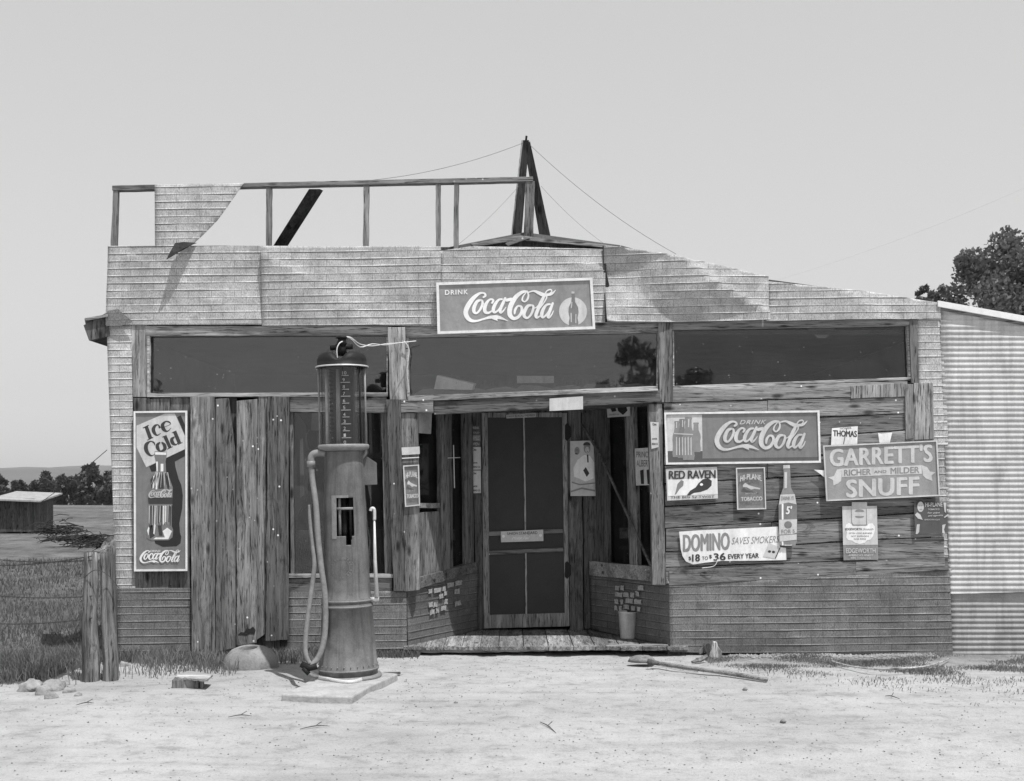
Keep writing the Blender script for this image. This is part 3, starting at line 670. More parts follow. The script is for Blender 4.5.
BD('mullion', [(449, 404), (451.5, 404), (453.5, 571), (451, 571.5)], 'wood_dark', .01, .04, LS, parent=wl)
BD('frame', [(465, 404), (473, 404), (474, 564), (466.5, 566)], 'wood_v', .015, .05, LS, parent=wl)
BD('lower_panel', [(419, 513), (440, 511), (441.5, 573), (420, 577)], 'wood_v', .005, .04, LS, parent=wl)
BD('crossbar', [(418, 503), (440, 503), (440, 508), (418, 508)], 'wood_h', .012, .04, LS, parent=wl)
wr = window([(600, 408), (655, 405), (655, 570), (600, 566)], [(598, 400), (662, 400), (664, 570), (598, 566)], (0, 0, 0, 0), 'glass_recess', 0, store, RS)
BD('mullion', [(624, 404), (633, 404), (637.5, 567), (629.5, 566)], 'wood_v', .02, .05, RS, parent=wr)
BD('frame', [(593, 404), (605.5, 404), (607.5, 563), (597, 562)], 'wood_dark', .02, .05, RS, parent=wr)
m = MB(); m.tube([RS.hit(578, 418, .06), RS.hit(600, 455, .06), RS.hit(651, 566, .05)], [.012, .014, .014], 6); m.build('diagonal_brace', 'wood_dark', store)
# thin latch rod on left splay
m = MB(); m.tube([LS.hit(453.5, 445, .03), LS.hit(454.5, 488, .03)], .005, 6); m.tube([LS.hit(448, 458, .03), LS.hit(460, 457.5, .03)], .004, 6); m.build('latch_rod', 'wire', store)

# door wall at the back of the recess
BD('door_jamb', [(473, 404), (484, 404), (485.5, 629), (476, 630)], 'wood_dark', .0, .08, DP)
BD('door_casing', [(567.5, 404), (581, 404), (583.5, 631), (570, 631)], 'wood_v', .02, .06, DP)
BD('door_casing', [(582, 404), (599, 404), (600, 628), (584.5, 629)], 'wood_dark', .0, .05, DP)
BD('door_lintel', [(476, 402), (600, 402), (600, 413), (476, 413)], 'wood_dark', .01, .08, DP)
m = MB(); m.poly([(440, 380), (640, 380), (640, 408), (440, 408)], DP, -.05, .03); m.build('wall_backing', 'wood_dark', store)
door = BD('screen_door', [(481.5, 413), (487.5, 413), (490, 628.5), (484, 628.5)], 'door_wood', .03, .035, DP, .1)
for q, mm in (([(562, 413), (567, 413), (569.5, 626), (565, 626.5)], 'door_wood'), ([(487.7, 412.5), (561.8, 412.5), (561.9, 417), (487.7, 417.5)], 'door_wood'), ([(489.5, 615), (564.8, 613), (565, 626.5), (489.8, 628.3)], 'door_wood'),
              ([(488.8, 531.5), (563, 529), (563.1, 533), (488.9, 536)], 'wood_h'), ([(488.9, 551), (563.2, 547.5), (563.3, 551.5), (488.9, 555)], 'wood_h')):
    BD('door_rail', q, mm, .03, .03, DP, .1, door)
for q in ([(523, 417), (524.8, 417), (526.2, 530.5), (524.4, 530.5)], [(525, 553), (526.8, 553), (527.2, 614), (525.4, 614)]): BD('muntin', q, 'door_wood', .026, .02, DP, .05, door)
m = MB(); m.poly([(486, 414), (564, 414), (567, 620), (488, 620)], DP, .008, .003); m.build('fly_screen', 'screen', door)
for y in (432, 570):
    m = MB(); m.poly([(565, y-7), (567, y-9), (571, y-5), (571, y+5), (567, y+9), (565, y+7)], DP, .036, .006); m.build('hinge', 'castiron', door)
# splay corner frame of right post lower end, porch floor
pr = random.Random(9); xs = -1.0
while xs < 1.48:
    wd = pr.choice((.17, .2, .23)); y0 = -.07+pr.uniform(-.03, .03)
    m = MB(); n = 7; top = [Vector((xs+wd*k/n*.965, y0+pr.uniform(-.012, .012)*(1 if 0 < k < n else 0), .088+pr.uniform(-.004, .004))) for k in range(n+1)]
    bk = [Vector((xs+wd*.965, YD+.1, .09)), Vector((xs, YD+.1, .09))]; a = top+bk; nn = len(a)
    m.add(a+[q-Vector((0, 0, .035)) for q in a], [tuple(range(nn)), tuple(range(nn, 2*nn))[::-1]]+[((i+1) % nn, i, i+nn, (i+1) % nn+nn) for i in range(nn)])
    m.build('floor_plank', 'floor_wood', store, .003); xs += wd
m = MB(); m.board([(412, 648), (668.5, 645), (668.5, 650), (412, 653)], F0, .03, .06, .9, 40); m.build('porch_edge', 'wood_h', store, .004)
# worn patches of the brick paper
pr = random.Random(4)
for pl, X0, Y0, sk, nm in ((LS, 428, 590, -.28, 7), (RS, 613, 585, .02, 7)):
    m = MB()
    for r_ in range(4):
        x = X0+pr.uniform(0, 3)
        while x < X0+30:
            wd = pr.uniform(3, 8); y = Y0+r_*6.8+(x-X0)*sk+pr.uniform(-1, 1)
            if pr.random() < (.9 if x < X0+18 or r_ == 0 else .5): j = lambda: pr.uniform(-.45, .45); m.poly([(x+j(), y+j()), (x+wd*.3, y+wd*.3*sk-.4+j()), (x+wd*.6, y+wd*.6*sk+j()), (x+wd+j(), y+wd*sk+j()), (x+wd-.3, y+2.5+wd*sk), (x+wd+j(), y+4.8+wd*sk+j()), (x+wd*.5, y+4.4+wd*.5*sk+j()), (x+j(), y+4.6+j()), (x+.3, y+2.3)], pl, .021, .001)
            x += wd+pr.uniform(.6, 2)
    m.build('worn_patch', mottled('worn brick paper', .33, .45, 30), store)
# things visible inside: shelf boards and rolled papers above the soffit
m = MB(); m.rect(408, 386, 657, 389, FP(.25)); m.build('inner_shelf', 'interior', store)

# ================================================================== LEAN-TO ON THE RIGHT
lean = thing('lean_to_shed', 'corrugated iron lean-to joined to the right end of the store', 'shed', (5.5, 0, 0))
sheet('wall_sheet', [(939.5, 308), (1100, 334), (1100, 590), (950, 594)], 'corr', lean, F0, .004, .008, 41, 'corr', .12, .002)
sheet('wall_sheet', [(948, 592), (1100, 588), (1100, 662), (948, 657)], 'corr_dark', lean, F0, -.02, .008, 42, 'corr', .12, .002)
m = MB(); m.poly([(938, 300.5), (1100, 329), (1100, 335.5), (938, 306.5)], F0, .05, .03); m.build('roof_trim', 'trim', lean, .002)
m = MB(); m.poly([(938, 306.2), (1100, 335), (1100, 338.5), (938, 309.5)], F0, .03, .03); m.build('fascia', 'wood_h', lean)
a = F0.hit(938, 302, 0); b = F0.hit(1100, 331, 0)
pts = [Vector((a.x, -.03, a.z)), Vector((b.x, -.03, b.z)), Vector((b.x, 5.2, b.z)), Vector((a.x, 5.2, a.z))]
m = MB(); m.add(pts+[q-Vector((0, 0, .03)) for q in pts], [(0, 1, 2, 3), (7, 6, 5, 4), (0, 4, 5, 1), (1, 5, 6, 2), (2, 6, 7, 3), (3, 7, 4, 0)]); m.build('roof', 'corr', lean)
m = MB(); m.box((b.x-.05, 2.6, 1.4), (.05, 5.1, 2.9)); m.box((b.x-.8, 5.15, 1.4), (1.6, .05, 2.9)); m.build('side_wall', 'corr_dark', lean)

# ================================================================== ROOF MAST AND WIRES
mast = thing('roof_mast', 'dark wooden a-frame mast standing on the roof ridge', 'mast', (.15, .5, 3.85))
P5 = FP(.5)
BD('leg', [(522.5, 140), (529, 140), (521.5, 238), (512, 238)], 'tarred_shaded', 0, .06, P5, .1, mast)
BD('leg', [(524.5, 146), (530, 141), (551, 238), (540, 238)], 'tarred_shaded', -.065, .06, P5, .1, mast)
BD('edge_strip', [(521.5, 140), (523, 140), (512, 238), (510.8, 238)], 'wood_vl', .003, .05, P5, .05, mast)
m = MB(); m.tube([P5.hit(526, 141, .02), P5.hit(526.5, 136, .02)], .012, 6); m.build('insulator', 'castiron', mast)
def sag(a, b, s_, n=14): return [a.lerp(b, k/n)-Vector((0, 0, s_*4*(k/n)*(1-k/n))) for k in range(n+1)]
for lab, a, b, s_, r_ in (('thin slack wire from the mast top down to the parapet rail', P5.hit(523, 143), F0.hit(362, 181), .06, .003),
                    ('thin wire from the mast top down to the right roof slope', P5.hit(530, 145), F0.hit(676, 254), .07, .003),
                    ('short wire from mid mast down to the siding seam', P5.hit(541, 186), F0.hit(603, 243), .03, .002),
                    ('short wire from mid mast down to the left parapet', P5.hit(519, 186), F0.hit(455, 247), .03, .002)):
    m = MB(); m.tube(sag(a, b, s_), r_*.75, 5); tag(m.build('wire', 'roofing'), lab, 'wire', 'thin wires stayed from the roof mast')
m = MB(); m.tube(sag(FP(40).hit(700, 300), FP(30).hit(1060, 172), .4), .0035, 5); tag(m.build('overhead_wire', 'steel'), 'faint overhead wire crossing the sky above the lean-to', 'wire')
m = MB(); m.tube(sag(F0.hit(107, 450, .0), FP(4).hit(20, 516), .03), .0035, 5); tag(m.build('guy_wire', 'rust'), 'guy wire running from the left corner of the store into the field', 'wire')
m = MB()
for k in (0, 1):
    m.tube([FP(-1.5).hit(337, 346+k), FP(-1.5).hit(341, 338), FP(-1.5).hit(350, 337+k), FP(-1.4).hit(360, 344+k*3), FP(-1.2).hit(372, 346-k*2), FP(-.7).hit(385, 344+k), FP(-.3).hit(398, 343), FP(-.12).hit(416, 341)], .004, 5, 4)
tag(m.build('power_wire', 'wire'), 'pale twisted wires from the pump top to the post beside the window', 'wire')
m = MB(); m.tube([F0.hit(404, 341, .09), F0.hit(409, 350, .08), F0.hit(407, 370, .08), F0.hit(409, 392, .07)], .006, 5, 4); m.build('cable', 'steel', store)

# ================================================================== SIGNS
def frame(q, wd, mat, parent, pl, off, t=.02, name='frame'):
    c = (sum(p[0] for p in q)/4, sum(p[1] for p in q)/4); inn = []
    (ax, ay), (bx, by), (cx_, cy_), (dx, dy) = q
    inn = [(ax+wd, ay+wd), (bx-wd, by+wd), (cx_-wd, cy_-wd), (dx+wd, dy-wd)]
    m = MB()
    for i in range(4): j = (i+1) % 4; m.poly([q[i], q[j], inn[j], inn[i]], pl, off, t)
    return m.build(name, mat, parent)
def sign(name, label, q, pl, off, mat, group=None, cat='sign', fw=0, fmat='frame', t=.006, pn='panel'):
    pts = [pl.hit(x, y, off) for x, y in q]; c = sum(pts, Vector())/len(pts)
    s_ = thing(name, label, cat, (c.x, c.y, min(p.z for p in pts)), group=group)
    m = MB(); m.poly(q, pl, off, t); m.build(pn, mat, s_)
    if fw: frame(q, fw, fmat, s_, pl, off+.012, .016)
    return s_
class Art:
    def __init__(s, parent, pl, base): s.p, s.pl, s.b = parent, pl, base; s.k = 0
    def draw(s, name, mat, fn, label=None):
        s.k += 1; m = MB(); m.marks = []; fn(m, s.b+.0007*s.k); mk = [q for q in sorted(set(m.marks+[0])) if q < len(m.v)]+[len(m.v)]
        for a, b in zip(mk, mk[1:]):
            q = MB(); q.v = m.v[a:b]; q.f = [tuple(i-a for i in f) for f in m.f if a <= f[0] < b]; o = q.build(name, mat, s.p)
        return o
def polys(ls, pl): return lambda m, o: [(m.marks.append(len(m.v)), m.poly(p, pl, o, .0005)) for p in ls]

G = 'enamel cola signs on the store front'
# --- long sign over the entrance
q = [(436.2, 282.5), (592.5, 277.5), (595.3, 329), (437.5, 334)]
s1 = sign('advertising_sign', 'long framed cola sign over the entrance with a bottle on a pale disc', q, F0, .10, 'red', G, fw=2.6); A = Art(s1, F0, .101)
A.draw('disc', 'snuffl', polys([ellipse(573, 311.5, 14, 14.2, 32)], F0))
bottle = [(571.5, 291.5), (574.5, 291.5), (574.8, 297), (575.2, 302), (578, 307), (578.6, 312), (577.6, 318), (578.4, 322), (578.2, 325), (569.2, 325.3), (568.8, 322), (569.6, 318), (568.4, 312), (568.8, 307), (571.3, 302), (571.6, 297)]
A.draw('bottle_picture', 'tobacco', polys([bottle], F0))
A.draw('bottle_shine', 'light', polys([[(571.5, 291.5), (574.5, 291.5), (574.5, 293.5), (571.5, 293.5)], [(571.4, 302), (572.4, 302), (571.8, 308), (570.8, 308)], [(570.6, 313), (571.6, 313), (571.8, 322), (570.8, 322)], [(575.5, 314), (576.3, 314), (576.2, 323), (575.4, 323)]], F0))
A.draw('lettering', 'white', lambda m, o: (script_logo(m, [(463.5, 292.5), (556, 288.5), (556, 319), (463.5, 322.5)], F0, o), text(m, 'DRINK', tq(445, 290.2, 468, 294.8, .7), F0, o, .04, 0, 1.2)))
# --- long sign on the right wall
q = [(664.3, 412.5), (819.5, 410.3), (821, 462.7), (666, 464.6)]
s2 = sign('advertising_sign', 'long framed cola sign on the boards with clustered bottles pictured at its left', q, F0, .05, 'red2', G, fw=2.0); A = Art(s2, F0, .051)
A.draw('picture_ground', 'snuffl', polys([[(667, 415), (702, 414.6), (702.5, 451), (667, 451)]], F0))
A.draw('picture_shelf', 'dark', polys([[(667, 451), (702.5, 451), (702.5, 458.5), (818, 457), (818.5, 460.5), (667.5, 462)]], F0))
def bt(cx, top, bot, w_): # silhouette of a small contoured bottle
    h = bot-top; pr_ = [(0, .28), (.05, .3), (.06, .24), (.25, .28), (.40, .46), (.52, .5), (.62, .44), (.75, .45), (.9, .52), (1, .45)]
    return [(cx-a*w_, top+f*h) for f, a in pr_]+[(cx+a*w_, top+f*h) for f, a in pr_[::-1]]
A.draw('bottle_shadow', 'mid', polys([bt(696, 422.5, 452, 9.5)], F0))
A.draw('bottle_picture', 'mid', polys([bt(677, 421, 457, 9)], F0)); A.draw('bottle_picture', 'tobacco', polys([bt(682, 419, 458, 9)], F0)); A.draw('bottle_picture', 'mid', polys([bt(688.5, 417, 460, 12)], F0))
A.draw('bottle_shine', 'light', polys([[(676+k*2.9, 437+(k % 2)), (677+k*2.9, 437), (677.2+k*2.9, 455), (676.2+k*2.9, 455)] for k in range(6)]+[[(676, 422), (677, 422), (677, 428), (676, 428)], [(682, 420), (683, 420), (683, 427), (682, 427)], [(688, 419), (689.4, 419), (689, 427), (688, 427)], [(674, 433), (693, 434), (693, 435), (674, 434.2)]], F0))
A.draw('lettering', 'snuffl', lambda m, o: (script_logo(m, [(714.4, 420.6), (807.6, 419.3), (808, 449.4), (714.6, 450.7)], F0, o), text(m, 'DRINK', tq(739.5, 420.1, 766.5, 424.2, .3), F0, o, .02, .35, 1.15)))
# --- tall sign at the left
q = [(133.5, 411.2), (187, 410.6), (187.2, 571), (134, 571.4)]
s3 = sign('advertising_sign', 'tall narrow framed cola sign with a big bottle and a tilted Ice Cold card', q, F0, .05, 'red2', G, fw=1.8); A = Art(s3, F0, .051)
Z = lambda x, y: (128+x/9.19, 405+y/9.19)
V = lambda x, y: (128+x/8.67, 485+y/8.67)
A.draw('cast_shadow_shape', 'black', polys([[Z(452, 112), Z(485, 95), Z(524, 185), Z(524, 275)], [Z(195, 565), Z(360, 480), Z(523, 405), Z(523, 470), Z(430, 520), Z(436, 570), Z(465, 680), V(462, 0), V(475, 90), V(470, 200), V(445, 330), V(450, 410), V(462, 450), V(455, 505), V(420, 530), V(300, 535), V(235, 505), V(230, 480), V(380, 440), V(380, 0), Z(360, 650), Z(350, 610), Z(215, 612)]], F0))
A.draw('tilted_card', 'snuffl', polys([[Z(78, 190), Z(340, 78), Z(430, 78), Z(523, 285), Z(523, 405), Z(168, 572), Z(78, 390)]], F0))
def icecold(m, o):
    f = lambda x, y: Z(x, y)
    for p in ([(135, 208), (188, 182), (192, 190), (140, 216)], [(152, 205), (182, 192), (222, 298), (190, 313)], [(176, 320), (230, 293), (233, 300), (180, 328)],
              [(322, 290), (352, 275), (400, 385), (372, 397)], [(312, 294), (330, 284), (333, 290), (314, 300)], [(358, 403), (410, 379), (412, 386), (362, 410)],
              [(412, 250), (442, 233), (488, 345), (458, 358)], [(402, 254), (425, 240), (428, 247), (405, 260)], [(458, 360), (500, 340), (502, 347), (462, 366)]): m.poly([f(*a) for a in p], F0, o, .001)
    for i, p in enumerate(([(290, 205, 20), (278, 183, 10), (250, 190, 22), (233, 225, 34), (245, 260, 28), (270, 278, 12), (302, 258, 4)],
              [(312, 210, 4), (388, 178, 5), (376, 156, 14), (345, 152, 12), (318, 182, 32), (325, 218, 34), (350, 240, 18), (372, 236, 8), (396, 210, 4)],
              [(248, 372, 4), (238, 346, 14), (205, 334, 10), (168, 365, 34), (168, 415, 36), (195, 455, 22), (225, 465, 8), (250, 445, 4)],
              [(295, 342, 10), (270, 368, 30), (276, 402, 30), (300, 424, 12), (338, 404, 30), (333, 366, 30), (308, 342, 12)],
              [(428, 292, 8), (402, 315, 30), (412, 350, 30), (440, 364, 12), (462, 346, 5)])): stroke(m, p, f, F0, o+.0003*(i+1))
A.draw('card_lettering', 'ink', icecold)
body = [Z(245, 425), Z(355, 430), Z(355, 470), Z(345, 520), Z(350, 610), Z(385, 680), V(388, 20), V(385, 170), V(372, 220), V(370, 330), V(392, 390), V(385, 455), V(350, 480), V(200, 480), V(165, 460), V(158, 400), V(180, 340), V(175, 190), V(165, 90), Z(180, 770), Z(195, 700), Z(235, 620), Z(262, 600), Z(255, 520), Z(242, 470)]
A.draw('bottle_picture', 'tobacco', polys([body], F0))
A.draw('bottle_dark_streak', 'ink', polys([[V(200, 180), V(222, 180), V(215, 330), V(195, 400)], [V(255, 180), V(300, 180), V(298, 320), V(262, 330)], [V(345, 180), V(362, 180), V(358, 320), V(342, 330)], [V(182, 350), V(215, 350), V(232, 440), V(190, 465)], [V(258, 350), V(290, 350), V(300, 440), V(270, 440)], [Z(205, 690), Z(235, 640), Z(240, 700), Z(215, 770)], [Z(278, 640), Z(322, 640), Z(330, 770), Z(280, 770)], [Z(345, 640), Z(365, 660), Z(380, 770), Z(362, 770)], [V(172, 110), V(388, 110), V(385, 165), V(178, 165)]], F0))
A.draw('bottle_shine', 'white', polys([[Z(248, 432), Z(352, 436), Z(350, 460), Z(248, 456)], [Z(300, 540), Z(325, 540), Z(325, 610), Z(300, 612)], [Z(258, 520), Z(275, 520), Z(275, 612), Z(262, 612)], [Z(262, 620), Z(274, 620), Z(268, 775), Z(254, 775)], [Z(232, 650), Z(242, 650), Z(238, 760), Z(226, 770)], [V(238, 180), V(248, 180), V(240, 350), V(228, 430), V(220, 420)], [V(305, 180), V(316, 180), V(314, 330), V(304, 350)], [V(325, 180), V(332, 180), V(330, 320), V(324, 320)], [V(165, 395), V(180, 360), V(185, 375), V(178, 440)], [V(300, 400), V(340, 370), V(380, 400), V(350, 470), V(220, 470), V(240, 455), V(320, 455)]], F0))
def streaks(y0f, y1f, yA, yB, n, wd, seed):
    rr = random.Random(seed); out = []
    for k in range(n):
        f = (k+.5+rr.uniform(-.2, .2))/n; xa = y0f[0]+(y0f[1]-y0f[0])*f; xb = y1f[0]+(y1f[1]-y1f[0])*f; w_ = wd*rr.uniform(.4, 1)
        out.append([V(xa-w_/2, yA+rr.uniform(-4, 4)), V(xa+w_/2, yA), V(xb+w_/3, yB), V(xb-w_/3, yB+rr.uniform(-30, 10))])
    return out
def polys2(ls): return polys(ls, F0)
A.draw('bottle_reflections', 'light', polys2(streaks((178, 382), (175, 380), 178, 345, 9, 9, 1)+streaks((232, 352), (188, 380), -110, 15, 7, 9, 2)))
A.draw('bottle_dark_lines', 'ink', polys2(streaks((185, 378), (178, 376), 182, 350, 8, 9, 3)+streaks((238, 348), (195, 376), -105, 15, 6, 8, 4)))
A.draw('bottle_lettering', 'light', lambda m, o: script_logo(m, [(148.5, 490), (172.5, 489), (172.5, 497.5), (148.5, 498)], F0, o, 1.1))
A.draw('lettering', 'white', lambda m, o: (script_logo(m, [(139.6, 550.2), (180.6, 549.6), (180.6, 562.4), (139.6, 563.2)], F0, o, 1.05), text(m, 'DRINK', tq(150, 550, 161, 552, 0), F0, o, .0, .3)))

# --- snuff sign
q = [(823.2, 445.5), (937.4, 440.3), (940, 496), (826.4, 501.2)]
s4 = sign('advertising_sign', 'big faded snuff sign with a ribbon banner between its two lines of letters', q, F0, .06, 'snuff', 'tobacco and snuff signs tacked to the board wall', fw=1.3, fmat='snuffl', t=.008); A = Art(s4, F0, .061)
A.draw('ribbon', 'snuffl', polys([[(842, 468.6), (921.5, 465.2), (922, 473.8), (842, 477)], [(842, 468.6), (837, 469.5), (834, 476), (828, 477.5), (833, 480), (833.5, 485.5), (838, 483.5), (841, 481), (841.5, 477)], [(921.7, 465.2), (927, 467), (930, 471.5), (935.5, 472.3), (931.5, 475.5), (932.5, 481), (926, 478.5), (923, 475.5)]], F0))
A.draw('lettering', 'snuffl', lambda m, o: (text(m, "GARRETT'S", [(829.5, 448.8), (932.8, 443.8), (932.8, 461.6), (829.5, 466.4)], F0, o, .055, 0, 1.05), text(m, 'SNUFF', [(846, 480.2), (919.5, 476.6), (919.5, 493.8), (846, 497.4)], F0, o, .065, 0, 1.05)))
A.draw('ribbon_lettering', 'mid', lambda m, o: (text(m, 'RICHER', tq(844, 469.8, 871, 475.8, 1.2), F0, o, .04), text(m, 'AND', tq(874, 470.6, 886.5, 473.2, .6), F0, o, .03), text(m, 'MILDER', tq(890.5, 467.9, 919.5, 473.8, 1.2), F0, o, .04)))
# --- candidate card behind the snuff sign and small scraps
q = [(832, 428.2), (857.8, 426.2), (857.2, 446), (831, 446)]
s5 = sign('campaign_card', 'small white card reading THOMAS with a dark crease, tacked above the snuff sign', q, F0, .045, 'paper', cat='card', t=.002, pn='card'); A = Art(s5, F0, .046)
A.draw('lettering', 'ink', lambda m, o: (text(m, 'THOMAS', [(833, 430.2), (857, 431), (857, 437), (833, 436)], F0, o, .05), text(m, 'HOMER', [(840, 427.8), (851.5, 427), (851.5, 428.9), (840, 429.6)], F0, o, -.01)))
A.draw('crease', 'dark', polys([[(846.3, 428.5), (847, 428.5), (844, 444), (843.2, 444)]], F0))
def scrap(pts, label, pl=F0, off=.04, mat='paper', name='paper_scrap', group='torn paper scraps left on the wall'):
    m = MB(); m.poly(pts, pl, off, .0015); return tag(m.build(name, mat), label, 'paper', group)
scrap([(878, 432.8), (881, 433.6), (892.3, 432.4), (891.3, 436.5), (889.7, 443), (879.6, 443)], 'torn white paper scrap above the snuff sign, right of the campaign card', off=.045)
scrap([(813.8, 469.6), (818, 469.8), (824.2, 470.3), (825, 478), (821, 474.5)], 'pointed white scrap sticking out at the left edge of the snuff sign', off=.056)
scrap([(549.5, 398.5), (583, 396.3), (583, 409.3), (549.5, 411)], 'blank pale card tacked on the beam over the screen door', off=.064, mat='snuffl')
scrap([(418, 412), (432, 412), (431, 434), (418.5, 433)], 'grey paper notice hanging under the beam left of the entrance', LS, .02, 'paper_g')
m = MB(); m.tube([F0.hit(702, 568, .05), F0.hit(714, 566, .07), F0.hit(718, 559, .06)], .003, 5, 5); tag(m.build('dangling_wire', 'wire'), 'short curled wire dangling under the torn paper banner', 'wire')

# --- twist tobacco
TG = 'tobacco and snuff signs tacked to the board wall'
q = [(666, 468.8), (717, 466.8), (718, 498.4), (667.2, 500.6)]
s6 = sign('advertising_sign', 'small pale sign with a dark tobacco twist reading RED RAVEN', q, F0, .045, 'snuffl', TG, t=.003); A = Art(s6, F0, .046)
A.draw('picture_field', 'white', polys([[(667.5, 479.5), (717.3, 478), (717.8, 494), (668, 496)]], F0))
W = lambda x, y: (660+x/6.024, 460+y/6.024)
A.draw('feather', 'mid', polys([[W(95, 190), W(105, 145), W(128, 120), W(143, 128), W(140, 155), W(118, 175), W(98, 205), W(88, 210)]], F0))
A.draw('twist', 'ink', polys([[W(162, 212), W(182, 185), W(215, 165), W(232, 140), W(258, 116), W(290, 110), W(312, 125), W(310, 155), W(285, 178), W(245, 192), W(205, 198), W(180, 212)]], F0))
A.draw('seal', 'white', polys([ellipse(701.5, 484.5, 1.6, 1.3, 16)], F0))
A.draw('lettering', 'ink', lambda m, o: (text(m, 'RED RAVEN', tq(668.8, 471, 715.8, 479, .9), F0, o, .05, .0, .95), text(m, 'THE BIG 5¢ TWIST', tq(670.5, 496.3, 714.5, 499, .9), F0, o, .02)))
# --- plane tobacco, two of the same design
def plane_sign(q, pl, off, label, tw):
    s_ = sign('advertising_sign', label, q, pl, off, 'tobacco', TG, fw=1.2, fmat='snuffl', t=.003); A = Art(s_, pl, off+.014)
    (ax, ay), (bx, by), (cx_, cy_), (dx, dy) = q
    def f(u, v): return (ax+(bx-ax)*u+(dx-ax)*v, ay+(by-ay)*u+(dy-ay)*v)
    A.draw('lettering', 'snuffl', lambda m, o: (text(m, 'HI-PLANE', [f(.15, .2), f(.85, .2), f(.88, .33), f(.12, .33)], pl, o, .03, 0, 1, 2.0), text(m, 'TOBACCO', [f(.14, .70), f(.88, .70), f(.88, .79), f(.14, .79)], pl, o, .05), text(m, 'SMOOTH CUT', [f(.3, .60), f(.7, .60), f(.7, .635), f(.3, .635)], pl, o, 0)))
    A.draw('plane_picture', 'light', polys([[f(.22, .42), f(.3, .36), f(.42, .42), f(.60, .46), f(.82, .50), f(.8, .53), f(.62, .51), f(.50, .53), f(.36, .47), f(.22, .46)]], pl))
plane_sign([(736, 467.8), (765, 467), (766.3, 509.2), (737.2, 509.8)], F0, .045, 'small upright tobacco sign with a little aeroplane, between the raven sign and the bottle cutout', 1)
plane_sign([(403, 465.5), (419, 464.5), (420, 505.5), (405, 507)], F0, .05, 'narrow tobacco sign with a little aeroplane on the post left of the entrance', 1)
m = MB(); m.poly([(401.5, 447.5), (419.5, 446.5), (419.8, 454), (402, 455)], F0, .055, .004); m.tube([F0.hit(402, 458.5, .055), F0.hit(419, 457.5, .055)], .006, 6)
o = tag(m.build('torn_label', 'light'), 'torn remains of a label above the narrow tobacco sign on the post', 'label')
# --- bottle cutout
B = lambda x, y: (770+x/8.875, 462+y/8.875)
out = [B(118, 28), B(176, 26), B(178, 60), B(180, 78), B(184, 200), B(188, 230), B(218, 290), B(228, 330), B(238, 375), B(240, 700), B(225, 742), B(95, 742), B(80, 720), B(76, 375), B(88, 330), B(98, 285), B(118, 225), B(122, 80), B(116, 60)]
s7 = thing('bottle_cutout_sign', 'flat tin cutout of a tall soda bottle priced 5 cents', 'sign', tuple(F0.hit(*B(160, 742), .06)))
m = MB(); m.poly(out, F0, .062, .004); m.build('bottle_shape', 'mid', s7); A = Art(s7, F0, .063)
A.draw('drink_area', 'tobacco', polys([[B(122, 372), B(236, 372), B(238, 512), B(122, 512)], [B(80, 372), B(104, 372), B(104, 510), B(80, 510)]], F0))
A.draw('paper_band', 'snuffl', polys([[B(92, 290), B(220, 284), B(234, 375), B(160, 360), B(80, 378)], [B(80, 512), B(240, 508), B(238, 625), B(205, 640), B(82, 645)], [B(84, 652), B(236, 642), B(236, 690), B(86, 706)], [B(118, 28), B(176, 26), B(178, 56), B(118, 58)], [B(128, 90), B(152, 88), B(150, 230), B(128, 235)]], F0))
A.draw('roundel', 'tobacco', polys([ellipse(*B(160, 558), 3.9, 3.7, 20)], F0))
A.draw('shine', 'white', polys([[B(104, 372), B(120, 372), B(120, 510), B(104, 512)], [B(104, 706), B(118, 706), B(120, 740), B(106, 740)], [B(128, 735), B(200, 735), B(190, 741), B(130, 741)]], F0))
A.draw('lettering', 'white', lambda m, o: text(m, "5'", [B(140, 392), B(198, 392), B(194, 462), B(140, 462)], F0, o, .06, .2))
A.draw('band_lettering', 'mid', lambda m, o: (text(m, 'DRINK IT', [B(100, 306), B(212, 302), B(216, 334), B(98, 340)], F0, o, .01), text(m, 'FOR 5', [B(100, 600), B(220, 596), B(220, 628), B(104, 636)], F0, o, .01)))
# --- paper banner
q = [(679, 531.7), (700, 530.3), (778, 526.6), (780, 547), (786, 548), (786.4, 560), (760, 560.6), (721, 561), (706, 562.5), (693, 564.4), (686, 561.5), (682.5, 556), (680.7, 549), (680, 540)]
s8 = sign('paper_banner', 'torn white paper banner reading DOMINO SAVES SMOKERS with a curling lower corner', q, F0, .042, 'paper', cat='banner', t=.0015, pn='sheet'); A = Art(s8, F0, .0425)
def hatch(m, o):
    text(m, 'DOMINO', tq(682.8, 535, 730, 552, 2.4), F0, o, .045, 0, 1.0)
A.draw('title_lettering', 'mid', hatch)
A.draw('slogan_lettering', 'mid', lambda m, o: text(m, 'SAVES SMOKERS', tq(731.6, 537.6, 779.5, 544.4, 1.9), F0, o, .0, .3))
A.draw('price_lettering', 'ink', lambda m, o: (text(m, '$', tq(688.5, 556.5, 691.3, 560.5), F0, o, .03), text(m, '18', tq(692, 554.5, 700, 561.5, .3), F0, o, .06), text(m, 'TO', tq(702, 556.5, 708, 560, .2), F0, o, .02), text(m, '$', tq(709, 554.8, 712, 558.8), F0, o, .03),
    text(m, '36', tq(713.5, 553.5, 725.8, 560.6, .6), F0, o, .06), text(m, 'EVERY YEAR', tq(728, 554.3, 759, 558.9, 1.2), F0, o, .05)))
A.draw('pack_picture', 'light', polys([[(769, 543), (780.5, 547.5), (775.5, 558.5), (763, 556.5)]], F0))
